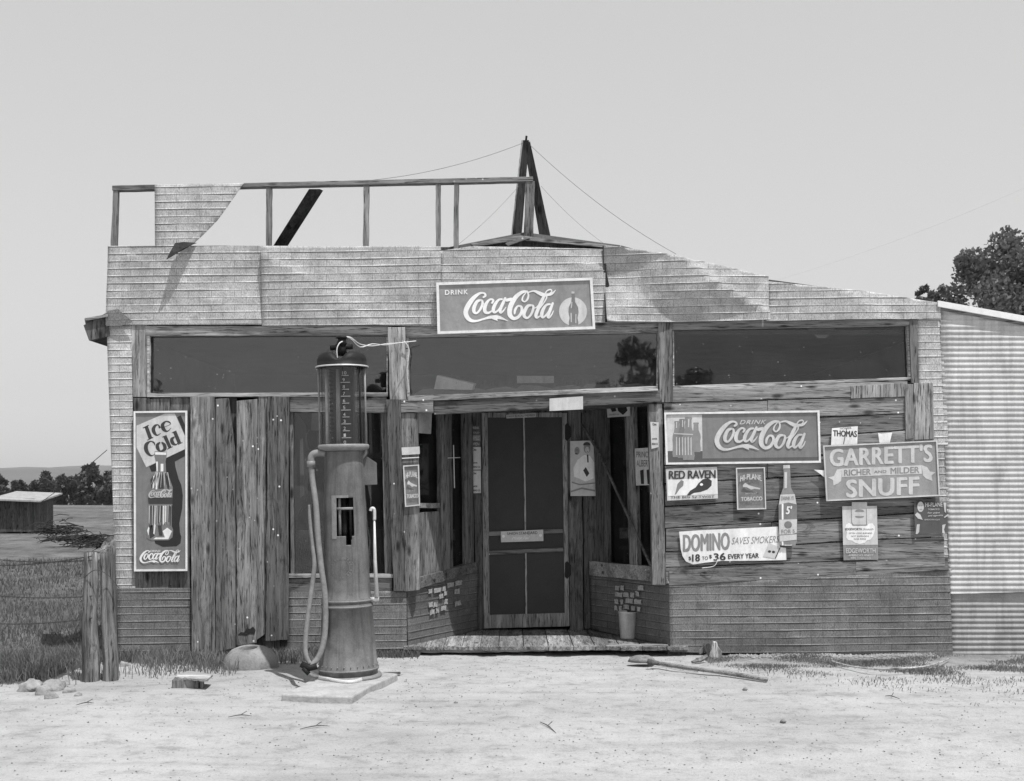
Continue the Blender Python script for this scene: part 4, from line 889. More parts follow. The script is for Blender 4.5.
A.draw('pack_mark', 'ink', polys([ellipse(769.5, 551.5, 1.6, 1.3, 12), ellipse(773.5, 552, 1.6, 1.3, 12), [(779.6, 547.6), (780.6, 547.6), (775.8, 558.5), (774.8, 558.4)]], F0))
# --- pipe tobacco card
q = [(842, 506.2), (877, 505.8), (878.2, 559.8), (843.6, 560.3)]
s9 = sign('tobacco_card', 'pale pipe tobacco card with white cloud shape, hanging under the snuff sign', q, F0, .04, 'mid', TG, cat='card', t=.003, pn='card'); A = Art(s9, F0, .041)
E = lambda x, y: (840+x/12.2, 498+y/12.2)
A.draw('light_field', 'light', polys([[E(28, 100), E(450, 96), E(462, 570), E(38, 574)]], F0))
A.draw('tab', 'light', polys([[E(145, 50), E(330, 50), E(332, 120), E(143, 120)]], F0))
A.draw('cloud', 'white', polys([[E(60, 370), E(75, 325), E(110, 305), E(140, 320), E(150, 345), E(330, 342), E(350, 312), E(395, 308), E(425, 345), E(425, 400), E(400, 470), E(370, 510), E(330, 515), E(300, 548), E(240, 562), E(180, 545), E(150, 520), E(100, 515), E(75, 480), E(85, 420)]], F0))
A.draw('tin_picture', 'mid', polys([[E(135, 130), E(138, 300), E(160, 332), E(330, 332), E(325, 128), E(318, 128), E(320, 325), E(165, 325), E(146, 298), E(143, 130)], ellipse(*E(240, 165), 4.6, 2.2, 16, 180, 360), ellipse(*E(240, 220), 4.6, 1.6, 16, 0, 180)], F0))
A.draw('lettering', 'dark', lambda m, o: (text(m, 'EDGEWORTH', tq(845.2, 528, 862, 530.2), F0, o, .05), text(m, 'Smooth', tq(863, 528, 873.5, 530.2), F0, o, -.01, .4), text(m, 'EXTRA LONG BURNING', tq(849, 532.4, 872, 534), F0, o, .0), text(m, 'NOT EXPENSIVE', tq(851, 535.4, 869, 537), F0, o, .0), text(m, 'FOR PIPES', tq(854, 538.3, 866, 539.9), F0, o, .0)))
A.draw('band_lettering', 'snuffl', lambda m, o: (text(m, 'EDGEWORTH', tq(846, 548.3, 875.5, 553), F0, o, .02), text(m, "AMERICA'S FINEST", tq(848, 554.2, 873.5, 556.2), F0, o, .02, .3), text(m, 'PIPE TOBACCO', tq(851, 557, 871, 559), F0, o, .02)))
# --- dark poster of a smiling man
q = [(914, 502.5), (946.5, 501.5), (948, 532.5), (915, 533.5)]
s10 = sign('tobacco_poster', 'dark tobacco poster with a smiling man in a pale collar at its left', q, F0, .04, 'dark', TG, cat='poster', t=.002, pn='sheet'); A = Art(s10, F0, .041)
C_ = lambda x, y: (895+x/17.36, 495+y/17.36)
A.draw('hair', 'ink', polys([ellipse(*C_(435, 150), 4.0, 3.4, 16, 150, 360)], F0))
A.draw('face', 'light', polys([ellipse(*C_(445, 205), 3.3, 5.2, 20)], F0))
A.draw('face_marks', 'mid', polys([ellipse(*C_(430, 190), .5, .4, 8), ellipse(*C_(465, 188), .5, .4, 8), ellipse(*C_(452, 245), 1.5, .6, 10, 0, 180)], F0))
A.draw('collar', 'light', polys([[C_(345, 345), C_(385, 300), C_(440, 340), C_(480, 430), C_(400, 410)], [C_(360, 675), C_(380, 510), C_(430, 505), C_(420, 640), C_(395, 675)], [C_(820, 520), C_(880, 505), C_(850, 600), C_(870, 670), C_(820, 660)], [C_(840, 130), C_(890, 130), C_(885, 310), C_(860, 290)], [C_(850, 380), C_(920, 330), C_(930, 350), C_(860, 400)]], F0))
A.draw('lettering', 'snuffl', lambda m, o: (text(m, 'HI-PLANE', tq(925.3, 502.8, 942.5, 506.8, .4), F0, o, .02, 0, 1), text(m, 'TOBACCO', tq(928, 508.6, 939.5, 510.2, .2), F0, o, .03), text(m, 'for pipe', tq(927.5, 512, 940, 514, .3), F0, o, .02, .3), text(m, 'and cigarette', tq(928, 514.8, 943, 517, .6), F0, o, .02, .3), text(m, 'SMOOTH CUT', tq(924.5, 519, 940, 520.3), F0, o, .02)))

# --- posters in the entrance
q = [(570, 441), (593.5, 440.5), (596, 496), (570.5, 496)]
s11 = sign('soda_poster', 'faded poster of a man in white beside the screen door', q, DP, .06, 'light', 'posters and stickers around the entrance', cat='poster', t=.002, pn='sheet'); A = Art(s11, DP, .061)
T_ = lambda x, y: (565+x/12.02, 435+y/12.02)
A.draw('figure_shirt', 'white', polys([[T_(100, 400), T_(150, 300), T_(230, 240), T_(300, 250), T_(350, 330), T_(345, 520), T_(250, 560), T_(110, 500)]], DP))
A.draw('figure_head', 'mid', polys([ellipse(*T_(265, 160), 3.4, 5, 20), ellipse(*T_(145, 190), 2.6, 4, 16)], DP))
A.draw('figure_hair', 'ink', polys([ellipse(*T_(262, 125), 3.7, 3.4, 16, 180, 360), [T_(262, 235), T_(280, 235), T_(285, 330), T_(268, 330)]], DP))
A.draw('held_box', 'black', polys([[T_(218, 425), T_(250, 385), T_(292, 460), T_(262, 505)]], DP))
A.draw('figure_face', 'light', polys([ellipse(*T_(268, 178), 2.1, 2.9, 16)], DP)); A.draw('face_marks', 'dark', polys([ellipse(*T_(256, 168), .35, .3, 8), ellipse(*T_(282, 168), .35, .3, 8), ellipse(*T_(268, 196), .9, .35, 8), ellipse(*T_(140, 180), 1.2, .4, 8), ellipse(*T_(135, 225), 1.4, .8, 8)], DP))
A.draw('figure_folds', 'mid', polys([[T_(80, 560), T_(180, 590), T_(360, 570), T_(360, 585), T_(180, 605), T_(80, 575)], [T_(70, 670), T_(200, 630), T_(360, 660), T_(360, 680), T_(200, 650), T_(70, 690)]], DP))
q = [(635.5, 448.5), (648.5, 447), (650, 484), (636.5, 485.5)]
q = [(634.5, 448.5), (650.5, 447.5), (651, 485), (635.5, 485.5)]
s12 = sign('tobacco_poster', 'pale tobacco poster with two dark bars behind the right corner post', q, RS, .012, 'light', 'posters and stickers around the entrance', cat='poster', t=.002, pn='sheet'); A = Art(s12, RS, .013)
A.draw('lettering', 'dark', lambda m, o: (text(m, 'PRINCE', tq(636.3, 451.5, 650, 457.5), RS, o, -.005), text(m, 'ALBERT', tq(636.5, 460, 650, 466.5), RS, o, -.005)))
A.draw('dark_bars', 'black', polys([[(640, 470.5), (643.5, 469.5), (644, 484), (641, 484)], [(646.5, 470), (650, 469), (650.5, 484), (647.5, 484)]], RS))
q = [(606.5, 407), (630, 405.5), (630, 416), (607.5, 417.5)]
s13 = sign('tobacco_poster', 'small poster with dark tilted pack high in the right entrance window', q, RS, .045, 'light', 'posters and stickers around the entrance', cat='poster', t=.002, pn='sheet'); A = Art(s13, RS, .046)
A.draw('pack_picture', 'black', polys([[(610, 407.5), (615, 406.5), (616.5, 411), (612, 412)], [(617, 407), (626, 406), (627.5, 410.5), (623, 415), (618, 411)]], RS))
A.draw('lettering', 'dark', lambda m, o: text(m, 'CIGARETTES', tq(609, 414, 619, 415.4, .3), RS, o, .02))
q = [(650.3, 421.8), (658.8, 422.3), (658.5, 447), (651.5, 449)]
s14 = sign('price_sticker', 'narrow white sticker on the post right of the entrance', q, F0, .02, 'snuffl', 'posters and stickers around the entrance', cat='sticker', t=.0015, pn='sheet'); A = Art(s14, F0, .021)
A.draw('lettering', 'dark', lambda m, o: (text(m, 'One', tq(652.5, 423, 656.5, 425.4), F0, o, .05), text(m, 'BAKER', tq(652.3, 438, 657.3, 439.6), F0, o, .05), text(m, 'BREAD CO', tq(652, 443, 657.8, 444.8), F0, o, .05)))
for k, (y0, lab) in enumerate(((447, 'upper of two pale stickers stacked on the left door jamb'), (470.5, 'lower of two pale stickers stacked on the left door jamb'))):
    q = [(470.6, y0), (480.8, y0), (481, y0+22.5), (471, y0+22.8)]
    s_ = sign('price_sticker', lab, q, DP, .10, 'light', 'posters and stickers around the entrance', cat='sticker', t=.0015, pn='sheet'); A = Art(s_, DP, .101)
    A.draw('lettering', 'ink', lambda m, o: (text(m, 'One', tq(472.5, y0+1.5, 476.5, y0+3.8), DP, o, .05), text(m, 'BAKER', tq(473, y0+15, 477.5, y0+16.6), DP, o, .05), text(m, 'BREAD CO', tq(472.5, y0+19, 480, y0+20.8), DP, o, .05)))
for k, (y0, y1, mt) in enumerate(((425.5, 430, 'dark'), (430.8, 434.5, 'dark'), (435, 441, 'mid'), (441.5, 446.5, 'dark'))):
    q = [(470, y0), (480.3, y0), (480.5, y1), (470.2, y1)]
    lab = ['topmost dark label on the left door jamb', 'second dark label from the top of the left door jamb', 'grey label in the column on the left door jamb', 'dark label just above the pale stickers on the left door jamb'][k]
    s_ = sign('jamb_label', lab, q, DP, .10, mt, 'posters and stickers around the entrance', cat='label', t=.0015, pn='sheet'); A = Art(s_, DP, .101)
    A.draw('lettering', 'light', lambda m, o: text(m, ['DRINK', 'COLD', 'CAMELS', 'OPEN'][k], [(471.3, y0+1), (479.2, y0+1), (479.2, y1-1), (471.3, y1-1)], DP, o, .0))
q = [(500.8, 531.5), (543.2, 529.6), (543.4, 541), (501, 542.3)]
s_ = sign('door_push_sign', 'small pale metal sign across the rail of the screen door', q, DP, .045, 'light', cat='sign', t=.003, pn='plate'); A = Art(s_, DP, .046)
A.draw('lettering', 'dark', lambda m, o: (text(m, 'UNION', tq(507.2, 532.4, 518, 534.9, .4), DP, o, .04), text(m, 'STANDARD', tq(519, 531.8, 537.5, 534.7, .6), DP, o, .04)))
A.draw('script_line', 'white', lambda m, o: text(m, 'Motor Fuel', tq(512, 536.6, 530, 539.6, .5), DP, o, .02, .5))
A.draw('rivets', 'white', polys([ellipse(503.5, 536.3, 1.5, 1.5, 12), ellipse(540.5, 535.3, 1.5, 1.5, 12)], DP))
q = [(506.3, 414.8), (535.8, 412.9), (535.8, 417), (506.4, 418.4)]
s_ = sign('door_sticker', 'thin sticker along the top rail of the screen door', q, DP, .045, 'light', cat='sticker', t=.002, pn='sheet'); A = Art(s_, DP, .046)
A.draw('lettering', 'dark', lambda m, o: text(m, 'FARM BUREAU MEMBER', [(507.5, 415.6), (535, 413.9), (535, 416.3), (507.5, 417.6)], DP, o, .02))

# --- things behind the transom glass
m = MB(); pts = [FP(.12).hit(437, 375.5), FP(.12).hit(474, 384), FP(.12).hit(472, 390), FP(.12).hit(434, 389)]
m.prism3(pts, [q_+Vector((.02, .05, .01)) for q_ in pts]); tag(m.build('paper_bag', 'paper'), 'white folded paper lying inside the middle transom window', 'paper')
m = MB(); m.rect(517, 376, 554, 383, FP(.14), 0, .04); tag(m.build('cardboard_box', 'paper_g'), 'faint grey box inside the middle of the transom window', 'box')
m = MB()
for k in range(7): x = 414+k*33; m.poly([(x, 394-k*.8), (x+8, 389-k*.8+pr.uniform(-2, 2)), (x+26, 388-k*.8), (x+40, 391-k*.8), (x+38, 397-k*.8), (x, 398-k*.8)], FP(.16+.01*k), 0, .01)
tag(m.build('crumpled_paper', 'mid'), 'crumpled wrapping paper along the bottom of the middle transom window', 'paper')
m = MB(); m.poly([(806, 327), (838, 326), (826, 338), (818, 338)], FP(.12), 0, .004); tag(m.build('hanging_paper', 'mid'), 'grey paper corner hanging inside the right transom window', 'paper')
# goods inside the lower left window
gi = thing('hanging_goods', 'dim coat and pale strips hanging inside the window behind the gas pump', 'goods', (-1.75, .3, .5)); Q = FP(.35)
BD('coat', [(295, 420), (308, 414), (312, 450), (309, 500), (296, 520)], 'dark', 0, .03, Q, .3, gi) if False else None
m = MB(); m.poly([(294, 425), (299, 415), (306, 425), (310, 460), (306, 498), (296, 520), (293, 520)], Q, 0, .03); m.build('coat', 'dark', gi)
m = MB(); m.poly([(300, 440), (303, 438), (304.5, 495), (300, 498)], Q, .05, .01); m.build('pale_strip', 'mid', gi)
m = MB(); m.tube([Q.hit(x, y) for x, y in ((309, 430), (306, 438), (308, 448), (313, 450), (318, 445), (317, 432))], .004, 5, 4); m.build('cord_loop', 'mid', gi)
m = MB(); m.poly([(312, 412), (322, 412), (321, 431), (311, 430)], Q, .02, .01); m.build('paper_card', 'mid', gi)
m = MB(); m.poly([(294, 530), (317, 530), (317, 575), (294, 575)], FP(.5), 0, .3); tag(m.build('crate', 'wood_dark'), 'dark crate inside the window left of the pump', 'crate')
m = MB(); m.poly([(366, 528), (386, 530), (387, 577), (367, 577)], FP(.5), 0, .3); tag(m.build('crate', 'wood_dark'), 'dark crate inside the window right of the pump', 'crate')

# ================================================================== GAS PUMP
PY = -1.55; PSC = FPX/(D+PY); pz0 = H-(677-HY)/PSC; px0 = (348.5-CX)/PSC
slab = MB(); g0 = .0
def gp(px, py, z=.0): # point on a level at height z seen at this pixel
    d = (H-z)*FPX/(py-HY); return Vector(((px-CX)/FPX*d, d-D, z))
pts = [gp(281, 694, .055), (gp(300, 686, .055)), gp(318, 674, .055), gp(372, 671, .055), gp(398, 673.5, .055), gp(370, 686, .055), gp(352, 696.5, .055), gp(318, 696, .055)]
slab.add(pts+[q_-Vector((0, 0, .10)) for q_ in pts], [tuple(range(8)), tuple(range(8, 16))[::-1]]+[((i+1) % 8, i, i+8, (i+1) % 8+8) for i in range(8)])
for f_i in range(1): pass
tag(slab.build('concrete_slab', mottled('pale worn concrete', .36, .3, 7, .95, .1, 0, .5, 45, .01), bevel=.012), 'cracked pale concrete slab under the gas pump', 'slab')
pump = thing('gas_pump', 'tall old gasoline pump with a glass measuring cylinder, hose and hand lever', 'gas pump', (px0, PY, pz0), (0, -.0209, 0))
def PB(name, mat, fn, smooth=True, parent=None, bevel=0):
    m = MB(); fn(m); m.v = [WM[pump.name] @ q for q in m.v]; return m.build(name, mat, parent or pump, bevel, smooth)
prof = [(.232, .03), (.234, .06), (.242, .065), (.242, .085), (.232, .09), (.198, .555), (.206, .56), (.206, .585), (.197, .59), (.197, .60), (.205, .605), (.205, .63), (.192, .64), (.188, .70)]
zz = .70
while zz < 1.80:
    zz += .01; prof.append((.188-(zz-.70)/1.1*.037, zz))
prof[-1] = (.151, 1.80)
def keep(x, y, z):
    if y > 0: return True
    if -.045 < x < .088 and 1.13 < z < 1.43: return False
    if .03 < x < .07 and 1.06 < z <= 1.13: return False
    return True
body = PB('body', 'pump', lambda m: m.lathe(prof, n=160, keep=keep, cap=False))
so_ = body.modifiers.new('thickness', 'SOLIDIFY'); so_.thickness = .004; so_.offset = -1
def seam(m):
    for z, r in ((.075, .2435), (.572, .2075), (.617, .2065)): m.lathe([(r-.004, z-.008), (r+.001, z-.004), (r+.001, z+.004), (r-.004, z+.008)], n=64, cap=False)
PB('bead_rings', 'pump_rim', seam)
PB('base_flange', 'pump_rim', lambda m: m.lathe([(.20, 0), (.262, .0), (.266, .012), (.262, .024), (.22, .03)], n=64))
def rivets(m):
    for k in range(28): a = 2*math.pi*k/28; m.lathe([(.006, -.004), (.004, .004), (0, .006)], (.2435*math.cos(a), .2435*math.sin(a), .105), 6)
PB('rivets', 'pump_rim', lambda m: [m.box((math.cos(a)*.2365, math.sin(a)*.2365, .11), (.007, .007, .007), a) for a in [2*math.pi*k/28 for k in range(28)]])
def opening(m):
    r = lambda x, z: -math.sqrt(max(.0001, (.188-(z-.70)/1.1*.037)**2-x*x))-.003
    for x0, x1, z0, z1 in ((-.085, -.045, 1.11, 1.45), (-.085, .05, 1.43, 1.45)):
        n = 6; f = []; b_ = []
        for i in range(n): 
            xa, xb = x0+(x1-x0)*i/n, x0+(x1-x0)*(i+1)/n
            m.add([(xa, r(xa, z0), z0), (xb, r(xb, z0), z0), (xb, r(xb, z1), z1), (xa, r(xa, z1), z1)], [(0, 1, 2, 3)])
PB('hatch_frame', 'pump_rim', opening, False)
PB('inner_works', 'castiron', lambda m: (m.tube([(.0, -.05, .7), (.0, -.05, 1.7)], .03, 10), m.box((0, .04, 1.25), (.22, .02, .9)), m.tube([(.06, -.10, 1.0), (.06, -.10, 1.5)], .014, 8)))
PB('hatch_bar', 'pump_rim', lambda m: (m.box((.02, -.150, 1.345), (.13, .008, .02)), m.tube([(-.025, -.13, 1.10), (-.025, -.13, 1.45)], .012, 8)))
def emblem(m):
    cx, cz, rr = -.012, .885, .095
    rad = lambda x, z: -math.sqrt((.188-(z-.70)/1.1*.037)**2-x*x)-.0015
    for r0, r1 in ((rr, rr-.004), (rr*.68, rr*.68-.004)):
        n = 40
        for k in range(n):
            q4 = []
            for rk, ak in ((r0, k), (r0, k+1), (r1, k+1), (r1, k)):
                a = 2*math.pi*ak/n; x, z = cx+rk*math.cos(a), cz+rk*math.sin(a); q4.append((x, rad(x, z), z))
            m.add(q4, [(0, 1, 2, 3)])
    for k in range(22):
        a = 2*math.pi*k/22; 
        if k % 11 == 0: continue
        q4 = []
        for rk, da in ((rr*.74, -.07), (rr*.74, .07), (rr*.92, .06), (rr*.92, -.06)):
            x, z = cx+rk*math.cos(a+da), cz+rk*math.sin(a+da); q4.append((x, rad(x, z), z))
        m.add(q4, [(0, 1, 2, 3)])
    for (x0, z0, x1, z1) in ((-.002, -.09, .002, .09), (-.03, -.02, .03, -.015), (-.03, .06, .03, .065)):
        m.add([(cx+x, rad(cx+x, cz+z), cz+z) for x, z in ((x0, z0), (x1, z0), (x1, z1), (x0, z1))], [(0, 1, 2, 3)])
PB('emblem', mottled('worn emblem relief', .15, .3, 30), emblem, False)
PB('lower_flange', 'pump_rim', lambda m: m.lathe([(.15, 1.80), (.195, 1.815), (.203, 1.825), (.203, 1.842), (.195, 1.852), (.10, 1.853)], n=64))
cyl = PB('glass_cylinder', glass_mat('pump cylinder glass', .05, .006, .7), lambda m: m.lathe([(.168, 1.853), (.168, 2.47)], n=64, cap=False))
PB('inner_tube', 'steel', lambda m: (m.tube([(-.035, -.03, 1.85), (-.03, -.03, 2.45)], .016, 12), m.tube([(-.125, -.02, 1.85), (-.12, -.02, 2.45)], .014, 10)), parent=cyl)
PB('overflow_tube', 'dark', lambda m: (m.tube([(.06, .05, 1.85), (.06, .05, 2.45)], .03, 12), m.tube([(-.08, .06, 1.85), (-.08, .06, 2.45)], .03, 12)), parent=cyl)
def chain(m):
    for k in range(17): m.box((-.078, -.08, 1.88+k*.034), (.03, .01, .017))
PB('float_chain', 'castiron', chain, False, cyl)
PB('gauge_plate', 'castiron', lambda m: m.box((.045, -.115, 2.16), (.10, .004, .60)), False, cyl)
def numbers(m):
    for k, s_ in enumerate(('10', '9', '8', '7', '6', '5', '4', '3', '2', '1', '0')):
        z = 2.425-k*.0545; vv, ff = glyphs(s_, .03)
        wd = .032 if len(s_) > 1 else .018
        m.add([(.018+u*wd, -.121, z-.026+v*.026) for u, v in vv], ff)
        m.box((.04, -.1205, z-.033), (.075 if k % 2 else .055, .002, .004))
PB('gauge_numbers', 'white', numbers, False, cyl)
for sx, sy in ((-.183, -.03), (.183, -.03), (-.12, .14), (.12, .14), (.15, -.1)):
    PB('tie_rod', 'pump_rim' if sx != .15 else 'castiron', lambda m: m.tube([(sx, sy, 1.85), (sx, sy, 2.47)], .008, 8))
def dome(m):
    m.lathe([(.17, 2.462), (.205, 2.462), (.209, 2.470), (.205, 2.480), (.195, 2.485), (.198, 2.52), (.185, 2.56), (.155, 2.585), (.10, 2.592), (.05, 2.58), (0, 2.57)], n=64)
    for v in m.v:
        if v.z > 2.5: v.z -= (v.z-2.5)*.75*math.exp(-(v.x/.05)**2)
PB('dome_cap', 'castiron', dome)
PB('cap_lip', 'steel', lambda m: m.lathe([(.204, 2.462), (.212, 2.466), (.212, 2.472), (.204, 2.476)], n=64, cap=False))
PB('head_fitting', 'castiron', lambda m: (m.tube([(0, 0, 2.56), (.005, 0, 2.66)], [.04, .035], 12), m.tube([(-.09, 0, 2.625), (.09, 0, 2.632)], .022, 10), m.tube([(0, 0, 2.64), (.01, 0, 2.70)], [.045, .03], 10), m.lathe([(.02, 2.69), (.05, 2.70), (.04, 2.715), (0, 2.72)], n=16)))
PB('conduit', 'wire', lambda m: m.tube([(-.025, -.05, 2.50), (-.03, -.06, 2.60), (-.01, -.06, 2.65), (.015, -.05, 2.668)], .005, 6, 4))
# outlet elbow and hose
ws = lambda x, y, dy=0: FP(PY+dy).hit(x, y)
def PW(name, mat, fn, smooth=True, bevel=0):
    m = MB(); fn(m); return m.build(name, mat, pump, bevel, smooth)
el = PW('outlet_elbow', 'pump_rim', lambda m: (m.tube([ws(326, 453.5, -.05), ws(317, 453, -.05), ws(312, 455.5, -.05), ws(311, 462, -.05)], .028, 12, 5), m.tube([ws(311, 461, -.05), ws(311.2, 467, -.05)], .034, 12)))
hs = PW('hose', 'hose', lambda m: m.tube([ws(311.3, 466, -.05), ws(312.5, 480, -.06), ws(316, 505, -.10), ws(318, 535, -.12), ws(321, 565, -.14), ws(325, 595, -.16), ws(325.5, 625, -.18), ws(323, 645, -.2), ws(318, 658, -.22), ws(311, 666, -.24)], .0225, 14, 6))
PW('hose', 'hose', lambda m: m.tube([ws(310.5, 505, -.05), ws(310.5, 520, -.07), ws(313, 545, -.10), ws(314.5, 565, -.13), ws(311.5, 590, -.15), ws(308, 615, -.18), ws(305.5, 640, -.21), ws(306, 655, -.23), ws(310, 664, -.24)], .0185, 14, 6))
PW('nozzle', 'castiron', lambda m: (m.tube([ws(301, 664, -.26), ws(310, 668, -.26), ws(317, 666, -.25)], .026, 10), m.tube([ws(303, 668, -.27), ws(309, 674, -.27)], .018, 10)))
PW('ground_pipe', 'steel', lambda m: m.tube([gp(309, 672, .08), gp(320, 677, .07), gp(345, 682, .065), gp(360, 680, .065), gp(378, 671, .065)], .016, 8, 5))
PW('side_pipe', 'pump_rim', lambda m: m.tube([ws(365, 449, 0), ws(365.5, 453, 0), ws(362, 458, 0), ws(359, 461, 0)], .013, 8, 4))
PW('side_plate', 'pump', lambda m: m.poly([(359, 462), (366, 456), (376.5, 463), (377, 484.5), (363, 485), (359, 478)], FP(PY+.03), 0, .02), False, .002)
PW('pump_lever', 'steel', lambda m: (m.tube([ws(370.5, 511, -.05), ws(371.5, 508.5, -.05), ws(374, 509, -.05), ws(374.5, 514, -.05), ws(374.5, 520, -.05)], .013, 8, 4), m.tube([ws(374.3, 518, -.05), ws(375, 560, -.05), ws(376.8, 597, -.05)], [.008, .014, .018], 8), m.box(ws(374.5, 599, -.03), (.07, .05, .03))))
# side power pipe left of cylinder
# ================================================================== YARD THINGS
# concrete dome with a hole
c = gp(251, 668.5, 0); r_ = 28*(c.y+D)/FPX
t_ = thing('concrete_cap', 'rounded concrete cap with a dark hole in its top, lying left of the pump', 'concrete cap', (c.x, c.y, -.03), (R(13), R(-4), 0))
def lump(m, prof, n=40, amp=.012, seed=1, sy=.8):
    m.lathe(prof, n=n, cap=False)
    for v in m.v:
        d = amp*noise.noise(Vector((v.x*6, v.y*6, v.z*6+seed))); v += v.normalized()*d; v.y *= sy
m = MB(); lump(m, [(r_*.55, -.04), (r_*.90, -.01), (r_, .05), (r_*.97, .10), (r_*.82, .165), (r_*.6, .205), (r_*.36, .225), (r_*.33, .21), (r_*.32, .14)]); ob = m.build('shell', 'concrete', t_, smooth=True, local=True)
m = MB(); m.lathe([(.30*r_/.25*.25, 0), (0, 0)], (0, 0, .15), 24); m.build('hole_bottom', 'black', t_, local=True)
# step block with board
c = gp(193, 686.5, 0)
t_ = thing('low_step', 'little wooden step, a board laid on a block, in the grass by the left wall', 'step', (c.x, c.y, 0))
pts = [gp(174.5, 676.5, .095), gp(188, 670.5, .095), gp(213, 674, .095), gp(207, 679.5, .095)]
m = MB(); m.add(pts+[q_-Vector((0, 0, -.0+.02)) for q_ in pts], [(0, 1, 2, 3), (7, 6, 5, 4), (0, 4, 5, 1), (1, 5, 6, 2), (2, 6, 7, 3), (3, 7, 4, 0)]); m.build('board', 'wood_hl', t_, .003)
m = MB(); m.box((c.x-.03, -1.78, .03), (.20, .11, .09), .12); m.build('block', 'wood_v', t_, .003)
m = MB(); m.box((c.x+.10, -1.80, .03), (.02, .08, .09), .12); m.build('foot', 'wood_v', t_, .003)
# bucket
bc = gp(627.5, 638.5, .09)
t_ = thing('metal_bucket', 'tall galvanised bucket standing on the porch floor', 'bucket', tuple(bc))
m = MB(); m.lathe([(.0, .006), (.066, .006), (.068, 0), (.07, .012), (.087, .25), (.091, .252), (.091, .262), (.085, .26), (.066, .02), (0, .015)], n=40, cap=False); m.build('pail', 'steel', t_, smooth=True, local=True)
m = MB(); m.tube([(-.088, 0, .235), (-.085, .05, .21), (-.05, .09, .19), (0, .10, .185), (.05, .09, .19), (.085, .05, .21), (.088, 0, .235)], .003, 6, 4); m.build('handle', 'rust', t_, smooth=True, local=True)
# shovel
t_ = thing('shovel', 'old long-handled shovel lying on the sand before the porch', 'shovel', tuple(gp(690, 668, .0)))
m = MB(); m.tube([gp(653, 662, .05), gp(680, 666.5, .045), gp(720, 672, .035), gp(767, 679.5, .02)], [.016, .017, .018, .019], 10, 4); m.build('handle', 'wood_h', t_, smooth=True)
pts = []; n = 18; cc = gp(643, 661.5, .03)
for ring, (rx, ry, z) in enumerate(((.135, .10, .0), (.12, .088, .03), (.075, .055, .05), (0.01, .01, .055))):
    for k in range(n):
        a = 2*math.pi*k/n; pts.append(cc+Vector((rx*math.cos(a)*(1.0 if math.cos(a) < 0 else .8), ry*math.sin(a), z+.008*noise.noise(Vector((k, ring, 0))))))
m = MB(); m.add(pts, [(i*n+k, i*n+(k+1) % n, (i+1)*n+(k+1) % n, (i+1)*n+k) for i in range(3) for k in range(n)]+[tuple(range(n))[::-1]]); m.build('blade', mottled('dirt caked blade', .20, .5, 20, .9, .2, 0, .6, 60, .006), t_, smooth=True)
m = MB(); m.tube([gp(648, 662, .06), gp(658, 663, .05)], [.03, .018], 10); m.build('socket', 'bark_dark', t_, smooth=True)
m = MB(); m.tube([gp(655, 664.5, .01), gp(680, 668.5, .012), gp(698, 671.5, .01)], .006, 6); tag(m.build('stick', 'wood_hl'), 'thin pale stick lying along the shovel handle', 'stick')
# stump / broken post stub beside the wall
t_ = thing('wooden_stub', 'splintered wooden stub standing in the weeds under the right wall', 'stump', tuple(gp(714, 661, 0)))
Q = FP(-.2)
m = MB(); m.poly([(711, 664), (709.5, 656), (711.5, 648), (713.5, 641.5), (717, 642), (718, 646), (722.5, 652), (721, 658), (720, 664)], Q, .02, .05); m.build('stub', 'wood_vl', t_, .008)
m = MB(); m.poly([(698, 652), (704, 645), (709, 643), (713, 647), (710, 652), (712, 657), (708, 656), (705, 652), (700, 655)], Q, .0, .04); m.build('root', 'bark', t_, .006); m = MB(); m.tube([gp(692, 662, .01), gp(700, 660, .02), gp(707, 656, .05)], [.012, .022, .02], 6); m.build('root', 'bark', t_)
# fence
fence = thing('barbed_wire_fence', 'barbed wire fence ending in two rough log posts at the left corner of the store', 'fence', (-4.0, -1.4, 0))
def log(x0, y0, x1, y1, dpt, r0, r1, mat, seed, top):
    a, b = FP(dpt).hit(x0, y0), FP(dpt).hit(x1, y1); n = 14; m = MB(); k = 18
    for i in range(n+1):
        f = i/n; p = a.lerp(b, f); rr = r0+(r1-r0)*f
        for j in range(k):
            an = 2*math.pi*j/k; r2 = rr*(1+.14*noise.noise(Vector((math.cos(an)*1.3, math.sin(an)*1.3, f*3+seed)))+.06*noise.noise(Vector((math.cos(an)*4, math.sin(an)*4, f*9+seed))))
            z = p.z+(top*math.cos(an+seed)*f**12)
            m.v.append(Vector((p.x+.02*noise.noise(Vector((f*3, seed, 0)))+r2*math.cos(an), p.y+r2*math.sin(an), z)))
    m.f = [(i*k+j, i*k+(j+1) % k, (i+1)*k+(j+1) % k, (i+1)*k+j) for i in range(n) for j in range(k)]+[tuple(n*k+j for j in range(k))]
    return m.build('fence_post', mat, fence, smooth=True)
log(89.5, 690, 90.5, 553, -1.45, .076, .052, 'post', 1, .01)['label'] = 'thicker log post with bark'
log(110.5, 688, 108, 545, -1.42, .064, .062, 'post', 5, .07)['label'] = 'paler log post with peeled patches and a slanted top'
for (ya, yb, dd) in ((556, 560, 0), (565, 556, .02), (592, 596, 0), (622, 618, 0)):
    a, b = FP(-1.52).hit(92, yb), FP(-.8).hit(-30, ya); P = sag(a, b, .03, 24); m = MB(); m.tube(P, .0045, 5)
    for i in range(1, 24): 
        q_ = P[i]; m.tube([q_+Vector((-.012, 0, -.012)), q_+Vector((.012, 0, .012))], .002, 4); m.tube([q_+Vector((-.012, .01, .012)), q_+Vector((.012, -.01, -.012))], .002, 4)
    m.build('barbed_wire', 'rust', fence)
